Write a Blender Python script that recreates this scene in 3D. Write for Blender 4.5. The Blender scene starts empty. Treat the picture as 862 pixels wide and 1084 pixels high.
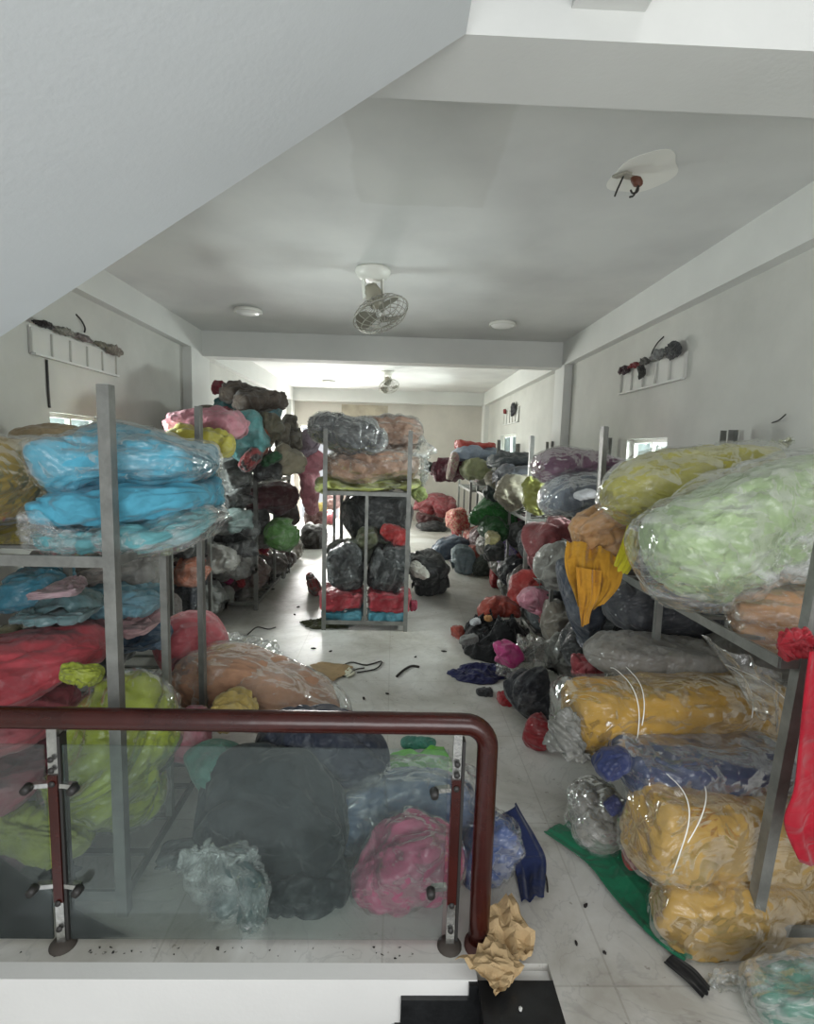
import bpy, bmesh, math, random
import numpy as np
from mathutils import Vector, Matrix
R = math.radians
PI = math.pi
SC = bpy.context.scene
COL = SC.collection
random.seed(4)

# ------------------------------------------------------------------ camera
F_PX, PITCH, YAW, ROLL, CAM_H = 560.0, R(6.5), R(1.5), .028, 1.8
fw = Vector((math.sin(YAW)*math.cos(PITCH), math.cos(YAW)*math.cos(PITCH), -math.sin(PITCH)))
r0 = Vector((math.cos(YAW), -math.sin(YAW), 0)); u0 = r0.cross(fw)
rt = r0*math.cos(ROLL)+u0*math.sin(ROLL); up = rt.cross(fw)
CAM = Vector((0, 0, CAM_H))
cd = bpy.data.cameras.new('camera'); cam = bpy.data.objects.new('camera', cd); COL.objects.link(cam)
cd.sensor_fit = 'HORIZONTAL'; cd.sensor_width = 36; cd.lens = F_PX/862*36; cd.clip_start = .02
M3 = Matrix((rt, up, -fw)).transposed()
cam.matrix_world = Matrix.Translation(CAM) @ M3.to_4x4()
SC.camera = cam

def at(px, py, Y):
    """world point seen in direction (px,py) standing at depth Y in the room"""
    d = rt*((px-431)/F_PX)-up*((py-542)/F_PX)+fw
    return CAM+d*(Y/d.y)
def flo(px, py, z=0.0):
    d = rt*((px-431)/F_PX)-up*((py-542)/F_PX)+fw
    return CAM+d*((z-CAM_H)/d.z)
def mpp(p):
    return ((Vector(p)-CAM).dot(fw))/F_PX

# ------------------------------------------------------------------ materials
def newmat(name):
    m = bpy.data.materials.new(name); m.use_nodes = True
    nt = m.node_tree; nt.nodes.clear()
    out = nt.nodes.new('ShaderNodeOutputMaterial')
    return m, nt, out
def N(nt, t, **k):
    n = nt.nodes.new(t)
    for a, b in k.items():
        if a in n.inputs: n.inputs[a].default_value = b
        else: setattr(n, a, b)
    return n
def L(nt, a, b): nt.links.new(a, b)
def srgb(c):
    return tuple(((v/255)/12.92 if v/255 <= .04045 else ((v/255+.055)/1.055)**2.4) for v in c)+(1,)
def coords(nt, scale=(1, 1, 1)):
    tc = N(nt, 'ShaderNodeTexCoord'); mp = N(nt, 'ShaderNodeMapping'); mp.inputs['Scale'].default_value = scale
    L(nt, tc.outputs['Object'], mp.inputs['Vector']); return mp.outputs['Vector']
def ramp(nt, src, p0, p1, c0=(0, 0, 0, 1), c1=(1, 1, 1, 1)):
    r = N(nt, 'ShaderNodeValToRGB'); r.color_ramp.elements[0].position = p0; r.color_ramp.elements[1].position = p1
    r.color_ramp.elements[0].color = c0; r.color_ramp.elements[1].color = c1
    L(nt, src, r.inputs['Fac']); return r.outputs['Color']

def m_plain(name, col, rough=.6, metal=0, bump=0, bscale=30, var=0, vscale=3, spec=.5):
    m, nt, out = newmat(name)
    b = N(nt, 'ShaderNodeBsdfPrincipled', Roughness=rough, Metallic=metal)
    b.inputs['Specular IOR Level'].default_value = spec
    b.inputs['Base Color'].default_value = srgb(col)
    v = coords(nt)
    if var:
        n = N(nt, 'ShaderNodeTexNoise', Scale=vscale, Detail=5.0, Roughness=.6); L(nt, v, n.inputs['Vector'])
        dk = tuple(x*(1-var) for x in srgb(col)[:3])+(1,)
        L(nt, ramp(nt, n.outputs['Fac'], .35, .62, dk, srgb(col)), b.inputs['Base Color'])
    if bump:
        n2 = N(nt, 'ShaderNodeTexNoise', Scale=bscale, Detail=4.0); L(nt, v, n2.inputs['Vector'])
        bp = N(nt, 'ShaderNodeBump', Strength=bump, Distance=.02); L(nt, n2.outputs['Fac'], bp.inputs['Height'])
        L(nt, bp.outputs['Normal'], b.inputs['Normal'])
    L(nt, b.outputs[0], out.inputs[0]); return m

def wrinkle_height(nt, v, s, fine=1.0):
    """height field: soft folds broken by faceted crumples"""
    n = N(nt, 'ShaderNodeTexNoise', Scale=s*.7, Detail=2.0, Roughness=.5, Distortion=.6); L(nt, v, n.inputs['Vector'])
    mx = N(nt, 'ShaderNodeVectorMath', operation='MULTIPLY_ADD'); L(nt, n.outputs['Color'], mx.inputs[0])
    mx.inputs[1].default_value = (.9/s*2, .9/s*2, .9/s*2); L(nt, v, mx.inputs[2])
    mp = N(nt, 'ShaderNodeMapping'); mp.inputs['Scale'].default_value = (.55, .9, 1.5); mp.inputs['Rotation'].default_value = (.3, .5, .4); L(nt, mx.outputs[0], mp.inputs['Vector'])
    vo = N(nt, 'ShaderNodeTexVoronoi', Scale=s*.9, feature='F1'); L(nt, mp.outputs[0], vo.inputs['Vector'])
    vo2 = N(nt, 'ShaderNodeTexVoronoi', Scale=s*2.3, feature='F1'); L(nt, mp.outputs[0], vo2.inputs['Vector'])
    d = N(nt, 'ShaderNodeMath', operation='MULTIPLY_ADD'); L(nt, vo.outputs['Distance'], d.inputs[0]); d.inputs[1].default_value = .55*fine; L(nt, n.outputs['Fac'], d.inputs[2])
    e = N(nt, 'ShaderNodeMath', operation='MULTIPLY_ADD'); L(nt, vo2.outputs['Distance'], e.inputs[0]); e.inputs[1].default_value = .2*fine; L(nt, d.outputs[0], e.inputs[2])
    return e.outputs[0]

_fab = {}
def m_fabric(col, gloss=0.0, scale=7.0, mott=.25, col2=None):
    key = (col, gloss, scale, mott, col2)
    if key in _fab: return _fab[key]
    m, nt, out = newmat('fabric_%d_%d_%d' % tuple(col))
    b = N(nt, 'ShaderNodeBsdfPrincipled', Roughness=.85)
    b.inputs['Specular IOR Level'].default_value = .25
    if 'Sheen Weight' in b.inputs: b.inputs['Sheen Weight'].default_value = .15
    v = coords(nt)
    n = N(nt, 'ShaderNodeTexNoise', Scale=scale*(.9 if col2 is None else 1.6), Detail=4.0, Roughness=.6); L(nt, v, n.inputs['Vector'])
    c = tuple(x*.82 for x in srgb(col)[:3])+(1,); dk = tuple(x*(1-mott*1.2) for x in c[:3])+(1,)
    if col2 is not None:
        L(nt, ramp(nt, n.outputs['Fac'], .46, .54, srgb(col2), c), b.inputs['Base Color'])
    else:
        L(nt, ramp(nt, n.outputs['Fac'], .35, .65, dk, c), b.inputs['Base Color'])
    h = wrinkle_height(nt, v, scale)
    bp = N(nt, 'ShaderNodeBump', Strength=.8, Distance=.05); L(nt, h, bp.inputs['Height'])
    L(nt, bp.outputs['Normal'], b.inputs['Normal'])
    if gloss > 0:
        b.inputs['Coat Weight'].default_value = gloss; b.inputs['Coat Roughness'].default_value = .2
        h2 = wrinkle_height(nt, v, scale*1.7)
        bp2 = N(nt, 'ShaderNodeBump', Strength=.8, Distance=.05); L(nt, h2, bp2.inputs['Height'])
        L(nt, bp2.outputs['Normal'], b.inputs['Coat Normal'])
        # thin milky film over the cloth
        n4 = N(nt, 'ShaderNodeTexNoise', Scale=scale*1.1, Detail=5.0, Distortion=1.5); L(nt, v, n4.inputs['Vector'])
        dif = N(nt, 'ShaderNodeBsdfDiffuse'); dif.inputs['Color'].default_value = (.45, .46, .45, 1)
        L(nt, bp2.outputs['Normal'], dif.inputs['Normal'])
        f = ramp(nt, n4.outputs['Fac'], .48, .78, (.02, .02, .02, 1), (gloss*.5, gloss*.5, gloss*.5, 1))
        mx = N(nt, 'ShaderNodeMixShader'); L(nt, f, mx.inputs[0]); L(nt, b.outputs[0], mx.inputs[1]); L(nt, dif.outputs[0], mx.inputs[2])
        L(nt, mx.outputs[0], out.inputs[0])
    else:
        L(nt, b.outputs[0], out.inputs[0])
    _fab[key] = m
    return m

_pl = {}
def m_plastic(haze=.12, scale=9.0, gloss=.5, tint=(.8, .81, .8)):
    key = (haze, scale, gloss, tint)
    if key in _pl: return _pl[key]
    m, nt, out = newmat('clear_plastic')
    v = coords(nt)
    scale = scale*.75
    h = wrinkle_height(nt, v, scale, .8)
    bp = N(nt, 'ShaderNodeBump', Strength=.75, Distance=.06); L(nt, h, bp.inputs['Height'])
    tr = N(nt, 'ShaderNodeBsdfTransparent'); tr.inputs['Color'].default_value = (.96, .97, .96, 1)
    gl = N(nt, 'ShaderNodeBsdfGlossy', Roughness=.15); gl.inputs['Color'].default_value = (1, 1, 1, 1); L(nt, bp.outputs['Normal'], gl.inputs['Normal'])
    fr = N(nt, 'ShaderNodeFresnel', IOR=1.45); L(nt, bp.outputs['Normal'], fr.inputs['Normal'])
    fm = N(nt, 'ShaderNodeMath', operation='MULTIPLY_ADD'); L(nt, fr.outputs[0], fm.inputs[0]); fm.inputs[1].default_value = gloss*.75; fm.inputs[2].default_value = .015
    m1 = N(nt, 'ShaderNodeMixShader'); L(nt, fm.outputs[0], m1.inputs[0]); L(nt, tr.outputs[0], m1.inputs[1]); L(nt, gl.outputs[0], m1.inputs[2])
    df = N(nt, 'ShaderNodeBsdfDiffuse'); df.inputs['Color'].default_value = tint+(1,); L(nt, bp.outputs['Normal'], df.inputs['Normal'])
    mp4 = N(nt, 'ShaderNodeMapping'); mp4.inputs['Scale'].default_value = (.7, 1.0, 2.6); mp4.inputs['Rotation'].default_value = (.5, .3, .2); L(nt, v, mp4.inputs['Vector'])
    n4 = N(nt, 'ShaderNodeTexNoise', Scale=scale*.9, Detail=5.0, Roughness=.6, Distortion=.8); L(nt, mp4.outputs[0], n4.inputs['Vector'])
    f = ramp(nt, n4.outputs['Fac'], .48, .85, (haze*.25,)*3+(1,), (min(1, haze*2.0),)*3+(1,))
    m2 = N(nt, 'ShaderNodeMixShader'); L(nt, f, m2.inputs[0]); L(nt, m1.outputs[0], m2.inputs[1]); L(nt, df.outputs[0], m2.inputs[2])
    L(nt, m2.outputs[0], out.inputs[0]); _pl[key] = m
    return m

def m_glass():
    m, nt, out = newmat('dusty_glass')
    v = coords(nt)
    tr = N(nt, 'ShaderNodeBsdfTransparent'); tr.inputs['Color'].default_value = (.88, .92, .905, 1)
    gl = N(nt, 'ShaderNodeBsdfGlossy', Roughness=.05)
    gl.inputs['Color'].default_value = (.42, .44, .44, 1)
    lw = N(nt, 'ShaderNodeFresnel', IOR=1.33)
    m1 = N(nt, 'ShaderNodeMixShader'); L(nt, lw.outputs[0], m1.inputs[0]); L(nt, tr.outputs[0], m1.inputs[1]); L(nt, gl.outputs[0], m1.inputs[2])
    df = N(nt, 'ShaderNodeBsdfDiffuse'); df.inputs['Color'].default_value = (.42, .46, .45, 1)
    n = N(nt, 'ShaderNodeTexNoise', Scale=3.0, Detail=8.0, Roughness=.7); L(nt, v, n.inputs['Vector'])
    f = ramp(nt, n.outputs['Fac'], .3, .75, (.02,)*3+(1,), (.075,)*3+(1,))
    m2 = N(nt, 'ShaderNodeMixShader'); L(nt, f, m2.inputs[0]); L(nt, m1.outputs[0], m2.inputs[1]); L(nt, df.outputs[0], m2.inputs[2])
    L(nt, m2.outputs[0], out.inputs[0]); return m

def m_wall(name, col, dirt=.2, zdirt=True):
    m, nt, out = newmat(name)
    b = N(nt, 'ShaderNodeBsdfPrincipled', Roughness=.75)
    b.inputs['Specular IOR Level'].default_value = .25
    v = coords(nt)
    n = N(nt, 'ShaderNodeTexNoise', Scale=.9, Detail=8.0, Roughness=.6); L(nt, v, n.inputs['Vector'])
    c = srgb(col); dk = tuple(x*(1-dirt) for x in c[:3])+(1,)
    L(nt, ramp(nt, n.outputs['Fac'], .3, .62, dk, c), b.inputs['Base Color'])
    n2 = N(nt, 'ShaderNodeTexNoise', Scale=60.0, Detail=3.0); L(nt, v, n2.inputs['Vector'])
    bp = N(nt, 'ShaderNodeBump', Strength=.08, Distance=.01); L(nt, n2.outputs['Fac'], bp.inputs['Height'])
    L(nt, bp.outputs['Normal'], b.inputs['Normal']); L(nt, b.outputs[0], out.inputs[0]); return m

def m_floor():
    m, nt, out = newmat('dusty_marble_tiles')
    b = N(nt, 'ShaderNodeBsdfPrincipled', Roughness=.35)
    v = coords(nt)
    br = N(nt, 'ShaderNodeTexBrick', Scale=1.0); br.offset = 0.0
    br.inputs['Color1'].default_value = (1, 1, 1, 1); br.inputs['Color2'].default_value = (.95, .95, .95, 1)
    br.inputs['Mortar'].default_value = (.78, .77, .75, 1); br.inputs['Mortar Size'].default_value = .004
    br.inputs['Brick Width'].default_value = .8; br.inputs['Row Height'].default_value = .8; L(nt, v, br.inputs['Vector'])
    n = N(nt, 'ShaderNodeTexNoise', Scale=1.1, Detail=9.0, Roughness=.62, Distortion=.6); L(nt, v, n.inputs['Vector'])
    dirt = ramp(nt, n.outputs['Fac'], .36, .60, srgb((160, 156, 147)), srgb((202, 201, 196)))
    n3 = N(nt, 'ShaderNodeTexNoise', Scale=2.2, Detail=6.0, Distortion=3.0); L(nt, v, n3.inputs['Vector'])
    a = N(nt, 'ShaderNodeMath', operation='SUBTRACT'); L(nt, n3.outputs['Fac'], a.inputs[0]); a.inputs[1].default_value = .5
    a2 = N(nt, 'ShaderNodeMath', operation='ABSOLUTE'); L(nt, a.outputs[0], a2.inputs[0])
    vein = ramp(nt, a2.outputs[0], 0, .02, (.86, .86, .87, 1), (1, 1, 1, 1))
    mm = N(nt, 'ShaderNodeMixRGB', blend_type='MULTIPLY'); mm.inputs[0].default_value = 1; L(nt, dirt, mm.inputs[1]); L(nt, vein, mm.inputs[2])
    m2 = N(nt, 'ShaderNodeMixRGB', blend_type='MULTIPLY'); m2.inputs[0].default_value = .8; L(nt, mm.outputs[0], m2.inputs[1]); L(nt, br.outputs['Color'], m2.inputs[2])
    # specks of dirt
    vo = N(nt, 'ShaderNodeTexNoise', Scale=26.0, Detail=2.0); L(nt, v, vo.inputs['Vector'])
    sp = ramp(nt, vo.outputs['Fac'], .70, .74, (1, 1, 1, 1), (.45, .42, .38, 1))
    m4 = N(nt, 'ShaderNodeMixRGB', blend_type='MULTIPLY'); m4.inputs[0].default_value = .7; L(nt, m2.outputs[0], m4.inputs[1]); L(nt, sp, m4.inputs[2])
    L(nt, m4.outputs[0], b.inputs['Base Color'])
    L(nt, ramp(nt, n.outputs['Fac'], .3, .65, (.62,)*3+(1,), (.28,)*3+(1,)), b.inputs['Roughness'])
    L(nt, b.outputs[0], out.inputs[0]); return m

def m_ceiling():
    m, nt, out = newmat('painted_ceiling')
    b = N(nt, 'ShaderNodeBsdfPrincipled', Roughness=.8)
    v = coords(nt)
    sx = N(nt, 'ShaderNodeSeparateXYZ'); L(nt, v, sx.inputs[0])
    n = N(nt, 'ShaderNodeTexNoise', Scale=1.4, Detail=7.0); L(nt, v, n.inputs['Vector'])
    nn = N(nt, 'ShaderNodeTexNoise', Scale=3.0, Detail=5.0); L(nt, v, nn.inputs['Vector'])
    # old damp patch x -.25...5, y 2...3.45
    def absdist(sock, c, h):
        a = N(nt, 'ShaderNodeMath', operation='SUBTRACT'); L(nt, sock, a.inputs[0]); a.inputs[1].default_value = c
        b2 = N(nt, 'ShaderNodeMath', operation='ABSOLUTE'); L(nt, a.outputs[0], b2.inputs[0])
        c2 = N(nt, 'ShaderNodeMath', operation='SUBTRACT'); L(nt, b2.outputs[0], c2.inputs[0]); c2.inputs[1].default_value = h; return c2.outputs[0]
    mx = N(nt, 'ShaderNodeMath', operation='MAXIMUM'); L(nt, absdist(sx.outputs[0], .12, .38), mx.inputs[0]); L(nt, absdist(sx.outputs[1], 2.6, .85), mx.inputs[1])
    ad = N(nt, 'ShaderNodeMath', operation='MULTIPLY_ADD'); L(nt, nn.outputs['Fac'], ad.inputs[0]); ad.inputs[1].default_value = .12; L(nt, mx.outputs[0], ad.inputs[2])
    patch = ramp(nt, ad.outputs[0], .05, .075, srgb((196, 194, 180)), (1, 1, 1, 1))
    base = ramp(nt, n.outputs['Fac'], .3, .65, srgb((196, 197, 195)), srgb((212, 213, 210)))
    mm = N(nt, 'ShaderNodeMixRGB', blend_type='MULTIPLY'); mm.inputs[0].default_value = .16; L(nt, base, mm.inputs[1]); L(nt, patch, mm.inputs[2])
    L(nt, mm.outputs[0], b.inputs['Base Color']); L(nt, b.outputs[0], out.inputs[0]); return m

WALL = m_wall('wall_paint', (196, 196, 190)); BACKW = m_wall('back_wall_paint', (196, 192, 183)); SOFF = m_wall('stair_paint', (205, 209, 210), .08)
BEAMM = m_wall('beam_paint', (208, 209, 205), .1); FLOOR = m_floor(); CEIL = m_ceiling(); FASC = m_wall('fascia_paint', (222, 221, 217), .1)
STEEL = m_plain('painted_angle_steel', (128, 129, 124), .45, .35, .15, 40, .35, 8)
WOOD = m_plain('varnished_red_wood', (60, 21, 15), .25, 0, .1, 12, .45, 5, .5)
CHROME = m_plain('brushed_steel', (205, 205, 200), .25, .9, .1, 60, .3, 20)
GLASS = m_glass(); GRANITE = m_plain('black_granite', (34, 35, 36), .3, 0, .1, 40, .5, 12)
WHITEP = m_plain('white_plastic', (222, 222, 214), .4); DARKM = m_plain('dark_metal', (40, 38, 36), .5)
KRAFT = m_plain('kraft_paper', (180, 154, 114), .8, 0, .3, 14, .25, 6); CARD = m_plain('cardboard', (150, 126, 92), .85, 0, .2, 20, .3, 6)
WIRE = m_plain('fan_wire', (160, 158, 148), .4, .5); STR = m_plain('white_string', (235, 235, 230), .4)
LIT = m_plain('frosted_cover', (240, 240, 236), .3)
GLUE = m_plain('patch_plaster', (226, 225, 218), .8); DIRT = m_plain('dark_dirt', (44, 40, 36), .9)

# ------------------------------------------------------------------ object helpers
def tag(o, label=None, cat=None, group=None, kind=None):
    if label: o['label'] = label
    if cat: o['category'] = cat
    if group: o['group'] = group
    if kind: o['kind'] = kind
    return o
def mesh_obj(name, verts, faces, mat, parent=None, smooth=True):
    me = bpy.data.meshes.new(name); me.from_pydata([tuple(map(float, v)) for v in verts], [], faces); me.update()
    me.materials.append(mat)
    if smooth: me.polygons.foreach_set('use_smooth', [True]*len(me.polygons))
    o = bpy.data.objects.new(name, me); COL.objects.link(o)
    if parent is not None:
        o.parent = parent
        o.matrix_parent_inverse = parent.matrix_world.inverted() if parent.type != 'EMPTY' else Matrix.Translation(-parent.location)
    return o
def bm_obj(name, bm, mat, parent=None, smooth=False):
    bmesh.ops.recalc_face_normals(bm, faces=bm.faces)
    me = bpy.data.meshes.new(name); bm.to_mesh(me); bm.free(); me.materials.append(mat)
    if smooth: me.polygons.foreach_set('use_smooth', [True]*len(me.polygons))
    o = bpy.data.objects.new(name, me); COL.objects.link(o)
    if parent is not None:
        o.parent = parent
        o.matrix_parent_inverse = parent.matrix_world.inverted() if parent.type != 'EMPTY' else Matrix.Translation(-parent.location)
    return o
def empty(name, loc, label, cat, group=None):
    o = bpy.data.objects.new(name, None); COL.objects.link(o); o.location = loc; o.empty_display_size = .05
    return tag(o, label, cat, group)
def box(bm, x0, x1, y0, y1, z0, z1):
    c = bmesh.ops.create_cube(bm, size=1)
    bmesh.ops.scale(bm, vec=(abs(x1-x0), abs(y1-y0), abs(z1-z0)), verts=c['verts'])
    bmesh.ops.translate(bm, vec=((x0+x1)/2, (y0+y1)/2, (z0+z1)/2), verts=c['verts']); return c['verts']
def struct(name, bm, mat, bev=0):
    o = bm_obj(name, bm, mat); o['kind'] = 'structure'
    return o
def bar(bm, a, b, w, h, up_=Vector((0, 0, 1))):
    """rectangular bar from a to b"""
    a = Vector(a); b = Vector(b); d = (b-a); l = d.length; d.normalize()
    s = d.cross(up_)
    if s.length < 1e-3: s = Vector((1, 0, 0))
    s.normalize(); u = s.cross(d)
    vs = []
    for e in (a, b):
        for i, j in ((-1, -1), (1, -1), (1, 1), (-1, 1)):
            vs.append(bm.verts.new(e+s*(i*w/2)+u*(j*h/2)))
    for q in ((0, 1, 2, 3), (4, 5, 6, 7), (0, 1, 5, 4), (1, 2, 6, 5), (2, 3, 7, 6), (3, 0, 4, 7)):
        bm.faces.new([vs[k] for k in q])
def tube_mesh(pts, rad, seg=10, closed=False):
    pts = [Vector(p) for p in pts]; n = len(pts); V = []; Fc = []
    ref = None
    for i, p in enumerate(pts):
        if closed: t = pts[(i+1) % n]-pts[i-1]
        else: t = pts[min(i+1, n-1)]-pts[max(i-1, 0)]
        t.normalize()
        if ref is None:
            ref = Vector((0, 0, 1)) if abs(t.z) < .9 else Vector((1, 0, 0))
        s = t.cross(ref)
        if s.length < 1e-4: s = t.cross(Vector((1, .3, 0)))
        s.normalize(); u = s.cross(t); ref = u
        rr = rad[i] if isinstance(rad, (list, tuple)) else rad
        for k in range(seg):
            a = 2*PI*k/seg; V.append(p+s*(rr*math.cos(a))+u*(rr*math.sin(a)))
    m = n if closed else n-1
    for i in range(m):
        for k in range(seg):
            a = i*seg+k; b = i*seg+(k+1) % seg; c = ((i+1) % n)*seg+(k+1) % seg; d = ((i+1) % n)*seg+k
            Fc.append((a, b, c, d))
    if not closed:
        Fc.append(tuple(range(seg))[::-1]); Fc.append(tuple((n-1)*seg+k for k in range(seg)))
    return V, Fc
def tube(name, pts, rad, mat, parent=None, seg=10, closed=False):
    V, Fc = tube_mesh(pts, rad, seg, closed); return mesh_obj(name, V, Fc, mat, parent)
def lathe(name, prof, c, mat, parent=None, seg=32, rot=None):
    V = []; Fc = []
    M = (rot or Matrix.Identity(3))
    for r_, z in prof:
        for k in range(seg):
            a = 2*PI*k/seg; V.append(Vector(c)+M @ Vector((r_*math.cos(a), r_*math.sin(a), z)))
    for i in range(len(prof)-1):
        for k in range(seg):
            Fc.append((i*seg+k, i*seg+(k+1) % seg, (i+1)*seg+(k+1) % seg, (i+1)*seg+k))
    return mesh_obj(name, V, Fc, mat, parent)

# ------------------------------------------------------------------ vector noise
def _hash(ix, iy, iz, seed):
    h = (ix*374761393+iy*668265263+iz*2147483647+seed*974634777) & 0xffffffff
    h = ((h ^ (h >> 13))*1274126177) & 0xffffffff
    h = (h ^ (h >> 16)) & 0xffff
    return h/65535.0
def vn(P, seed=0):
    P = np.asarray(P, float); i = np.floor(P).astype(np.int64); f = P-i; f = f*f*f*(f*(f*6-15)+10)
    r = 0
    for dx in (0, 1):
        for dy in (0, 1):
            for dz in (0, 1):
                w = (f[:, 0] if dx else 1-f[:, 0])*(f[:, 1] if dy else 1-f[:, 1])*(f[:, 2] if dz else 1-f[:, 2])
                r = r+w*_hash(i[:, 0]+dx, i[:, 1]+dy, i[:, 2]+dz, seed)
    return r
def fbm(P, seed=0, o=3):
    a = 0; s = 0; w = 1.0
    for k in range(o):
        a = a+w*vn(P*(2.03**k), seed+k*17); s += w; w *= .5
    return a/s
def ridge(P, seed=0):
    return 1-np.abs(2*vn(P, seed)-1)
def creases(P, seed, sharp=3.0):
    W = P+.9*np.stack([vn(P*.7+9, seed+3), vn(P*.7+5, seed+4), vn(P*.7+1, seed+5)], 1)
    return ridge(W, seed)**sharp*.65+ridge(W*2.1, seed+8)**sharp*.35

# ------------------------------------------------------------------ the soft bundle
def spline(pts, n):
    A = np.array(pts, float)
    if len(A) == 2: return A[0]+(A[1]-A[0])*np.linspace(0, 1, n)[:, None]
    t = np.linspace(0, len(A)-1, n); out = []
    for x in t:
        i = min(int(x), len(A)-2); f = x-i
        p1, p2 = A[i], A[i+1]; p0 = A[i-1] if i > 0 else 2*p1-p2; p3 = A[i+2] if i+2 < len(A) else 2*p2-p1
        out.append(.5*((2*p1)+(-p0+p2)*f+(2*p0-5*p1+4*p2-p3)*f*f+(-p0+3*p1-3*p2+p3)*f**3))
    return np.array(out)
_seed = [11]
def soft_mesh(pts, n=2.5, cap=3.0, lump=.10, cr=.06, seed=1, nu=64, nv=56, tieA=0, tieB=0, infl=0.0, flat=0.0, ext=0.0, pleat=.0, floorz=None, dens=1.0, fold=0, crump=0.0):
    """pts: (x,y,z,h,w) spine with half height and half width -> verts, faces"""
    S = spline(pts, nu); C = S[:, :3].copy(); Hh = S[:, 3]+infl; Ww = S[:, 4]+infl
    # extend ends a little (loose bag)
    T = np.gradient(C, axis=0); T /= np.linalg.norm(T, axis=1)[:, None]+1e-9
    tot = np.linalg.norm(np.diff(C, axis=0), axis=1).sum()
    u = np.linspace(-1, 1, nu)
    # denser rings at the ends
    us = np.sign(u)*(1-(1-np.abs(u))**1.6)
    idx = (us+1)/2*(nu-1)
    i0 = np.clip(np.floor(idx).astype(int), 0, nu-2); fr = (idx-i0)[:, None]
    C = C[i0]*(1-fr)+C[i0+1]*fr; T = T[i0]*(1-fr)+T[i0+1]*fr; T /= np.linalg.norm(T, axis=1)[:, None]
    Hh = (S[:, 3][i0]*(1-fr[:, 0])+S[:, 3][i0+1]*fr[:, 0])+infl; Ww = (S[:, 4][i0]*(1-fr[:, 0])+S[:, 4][i0+1]*fr[:, 0])+infl
    C = C+T*(us*(infl+ext*(us*us)))[:, None]
    prof = np.maximum(0, 1-np.abs(us)**(cap*2))**(1/2.2)
    def tie(prof, sgn, k):
        # gather into a neck then flare to a loose tail
        d = 1-us*sgn
        neck = .13; e = np.clip(d/.55, 0, 1)
        body = np.sin(np.clip(e, 0, 1)*PI/2)**.75
        q = neck+(1-neck)*body
        flare = np.clip((.14-d)/.14, 0, 1)
        q = np.where(d < .14, neck+(k*.42)*flare**1.2, q)
        return np.where(d < .6, np.minimum(1, q), prof)
    if tieA: prof = tie(prof, -1, tieA)
    if tieB: prof = tie(prof, 1, tieB)
    th = np.linspace(0, 2*PI, nv, endpoint=False)
    ct, st = np.cos(th), np.sin(th)
    cx = np.sign(ct)*np.abs(ct)**(2/n); cz = np.sign(st)*np.abs(st)**(2/n)
    up0 = np.array([0, 0, 1.0])
    side = np.cross(T, up0); ln = np.linalg.norm(side, axis=1)
    side[ln < .15] = np.array([1.0, 0, 0]); side /= np.linalg.norm(side, axis=1)[:, None]
    upv = np.cross(side, T)
    V = C[:, None, :]+side[:, None, :]*(cx[None, :, None]*(Ww*prof)[:, None, None])+upv[:, None, :]*(cz[None, :, None]*(Hh*prof)[:, None, None])
    nrm = side[:, None, :]*(ct[None, :, None])+upv[:, None, :]*(st[None, :, None])+T[:, None, :]*((np.sign(us)*(1-prof)*1.2)[:, None, None])
    nrm /= np.linalg.norm(nrm, axis=2)[..., None]
    size = float(np.mean(S[:, 3])+np.mean(S[:, 4]))/2
    P = V.reshape(-1, 3)
    # anisotropic coordinates: longer along the spine
    s_al = (np.cumsum(np.r_[0, np.linalg.norm(np.diff(C, axis=0), axis=1)]))[:, None]+0*th[None, :]
    A = np.stack([s_al.ravel()*.75, (ct[None, :]*Ww[:, None]).ravel(), (st[None, :]*Hh[:, None]).ravel()], 1)
    fq = dens/size
    d = (fbm(A*fq*.9+seed*3.1, seed, 2)-.5)*2*lump*size*1.6
    d -= creases(A*fq*1.25+seed*1.7, seed+5)*cr*size*2.6
    d -= creases(A*np.array([.6, 1.3, 1.3])*fq*2.6+seed*.7, seed+15, 2.0)*cr*size*1.2
    d += (fbm(A*fq*5+seed, seed+9, 2)-.5)*cr*size*.7
    if crump:
        W3 = A*fq*.75+seed*2.3
        W3 = W3+.6*np.stack([vn(W3*.8, seed+41), vn(W3*.8, seed+42), vn(W3*.8, seed+43)], 1)
        d += (ridge(W3, seed+44)-.55)*crump*size*1.1+(ridge(W3*2.2, seed+45)-.5)*crump*size*.45
    if pleat:
        endw = np.clip(np.abs(us)*1.6-.5, 0, 1)[:, None]+0*th[None, :]
        Q = np.stack([(ct[None, :]+0*us[:, None]).ravel()*3.2, (st[None, :]+0*us[:, None]).ravel()*3.2, (us[:, None]*1.1+0*th[None, :]).ravel()], 1)
        d += (ridge(Q+seed, seed+2)-.5)*pleat*size*1.6*endw.ravel()
    if fold:
        # stacked folds: horizontal valleys round the sides
        zz = (cz[None, :]+0*us[:, None]).ravel()
        ph = zz*fold*PI/1.0+2.0*(fbm(A*fq*.7, seed+31, 2)-.5)
        d -= (np.abs(np.cos(ph/1.0))**.0*0+np.clip(1-np.abs(np.sin(ph/2))*3.2, 0, 1))*.16*size
    pr = (np.clip(prof, .1, 1)[:, None]+0*th[None, :]).ravel()
    P = P+nrm.reshape(-1, 3)*(d*pr)[:, None]
    if flat:
        # squash the underside
        base = (C[:, 2]-Hh*(1-flat))[:, None]+0*th[None, :]
        z = P[:, 2]; b = base.ravel(); P[:, 2] = np.where(z < b, b+(z-b)*.15, z)
    if floorz is not None: P[:, 2] = np.maximum(P[:, 2], floorz+.004)
    Fc = []
    for i in range(nu-1):
        for k in range(nv):
            Fc.append((i*nv+k, i*nv+(k+1) % nv, (i+1)*nv+(k+1) % nv, (i+1)*nv+k))
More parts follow.
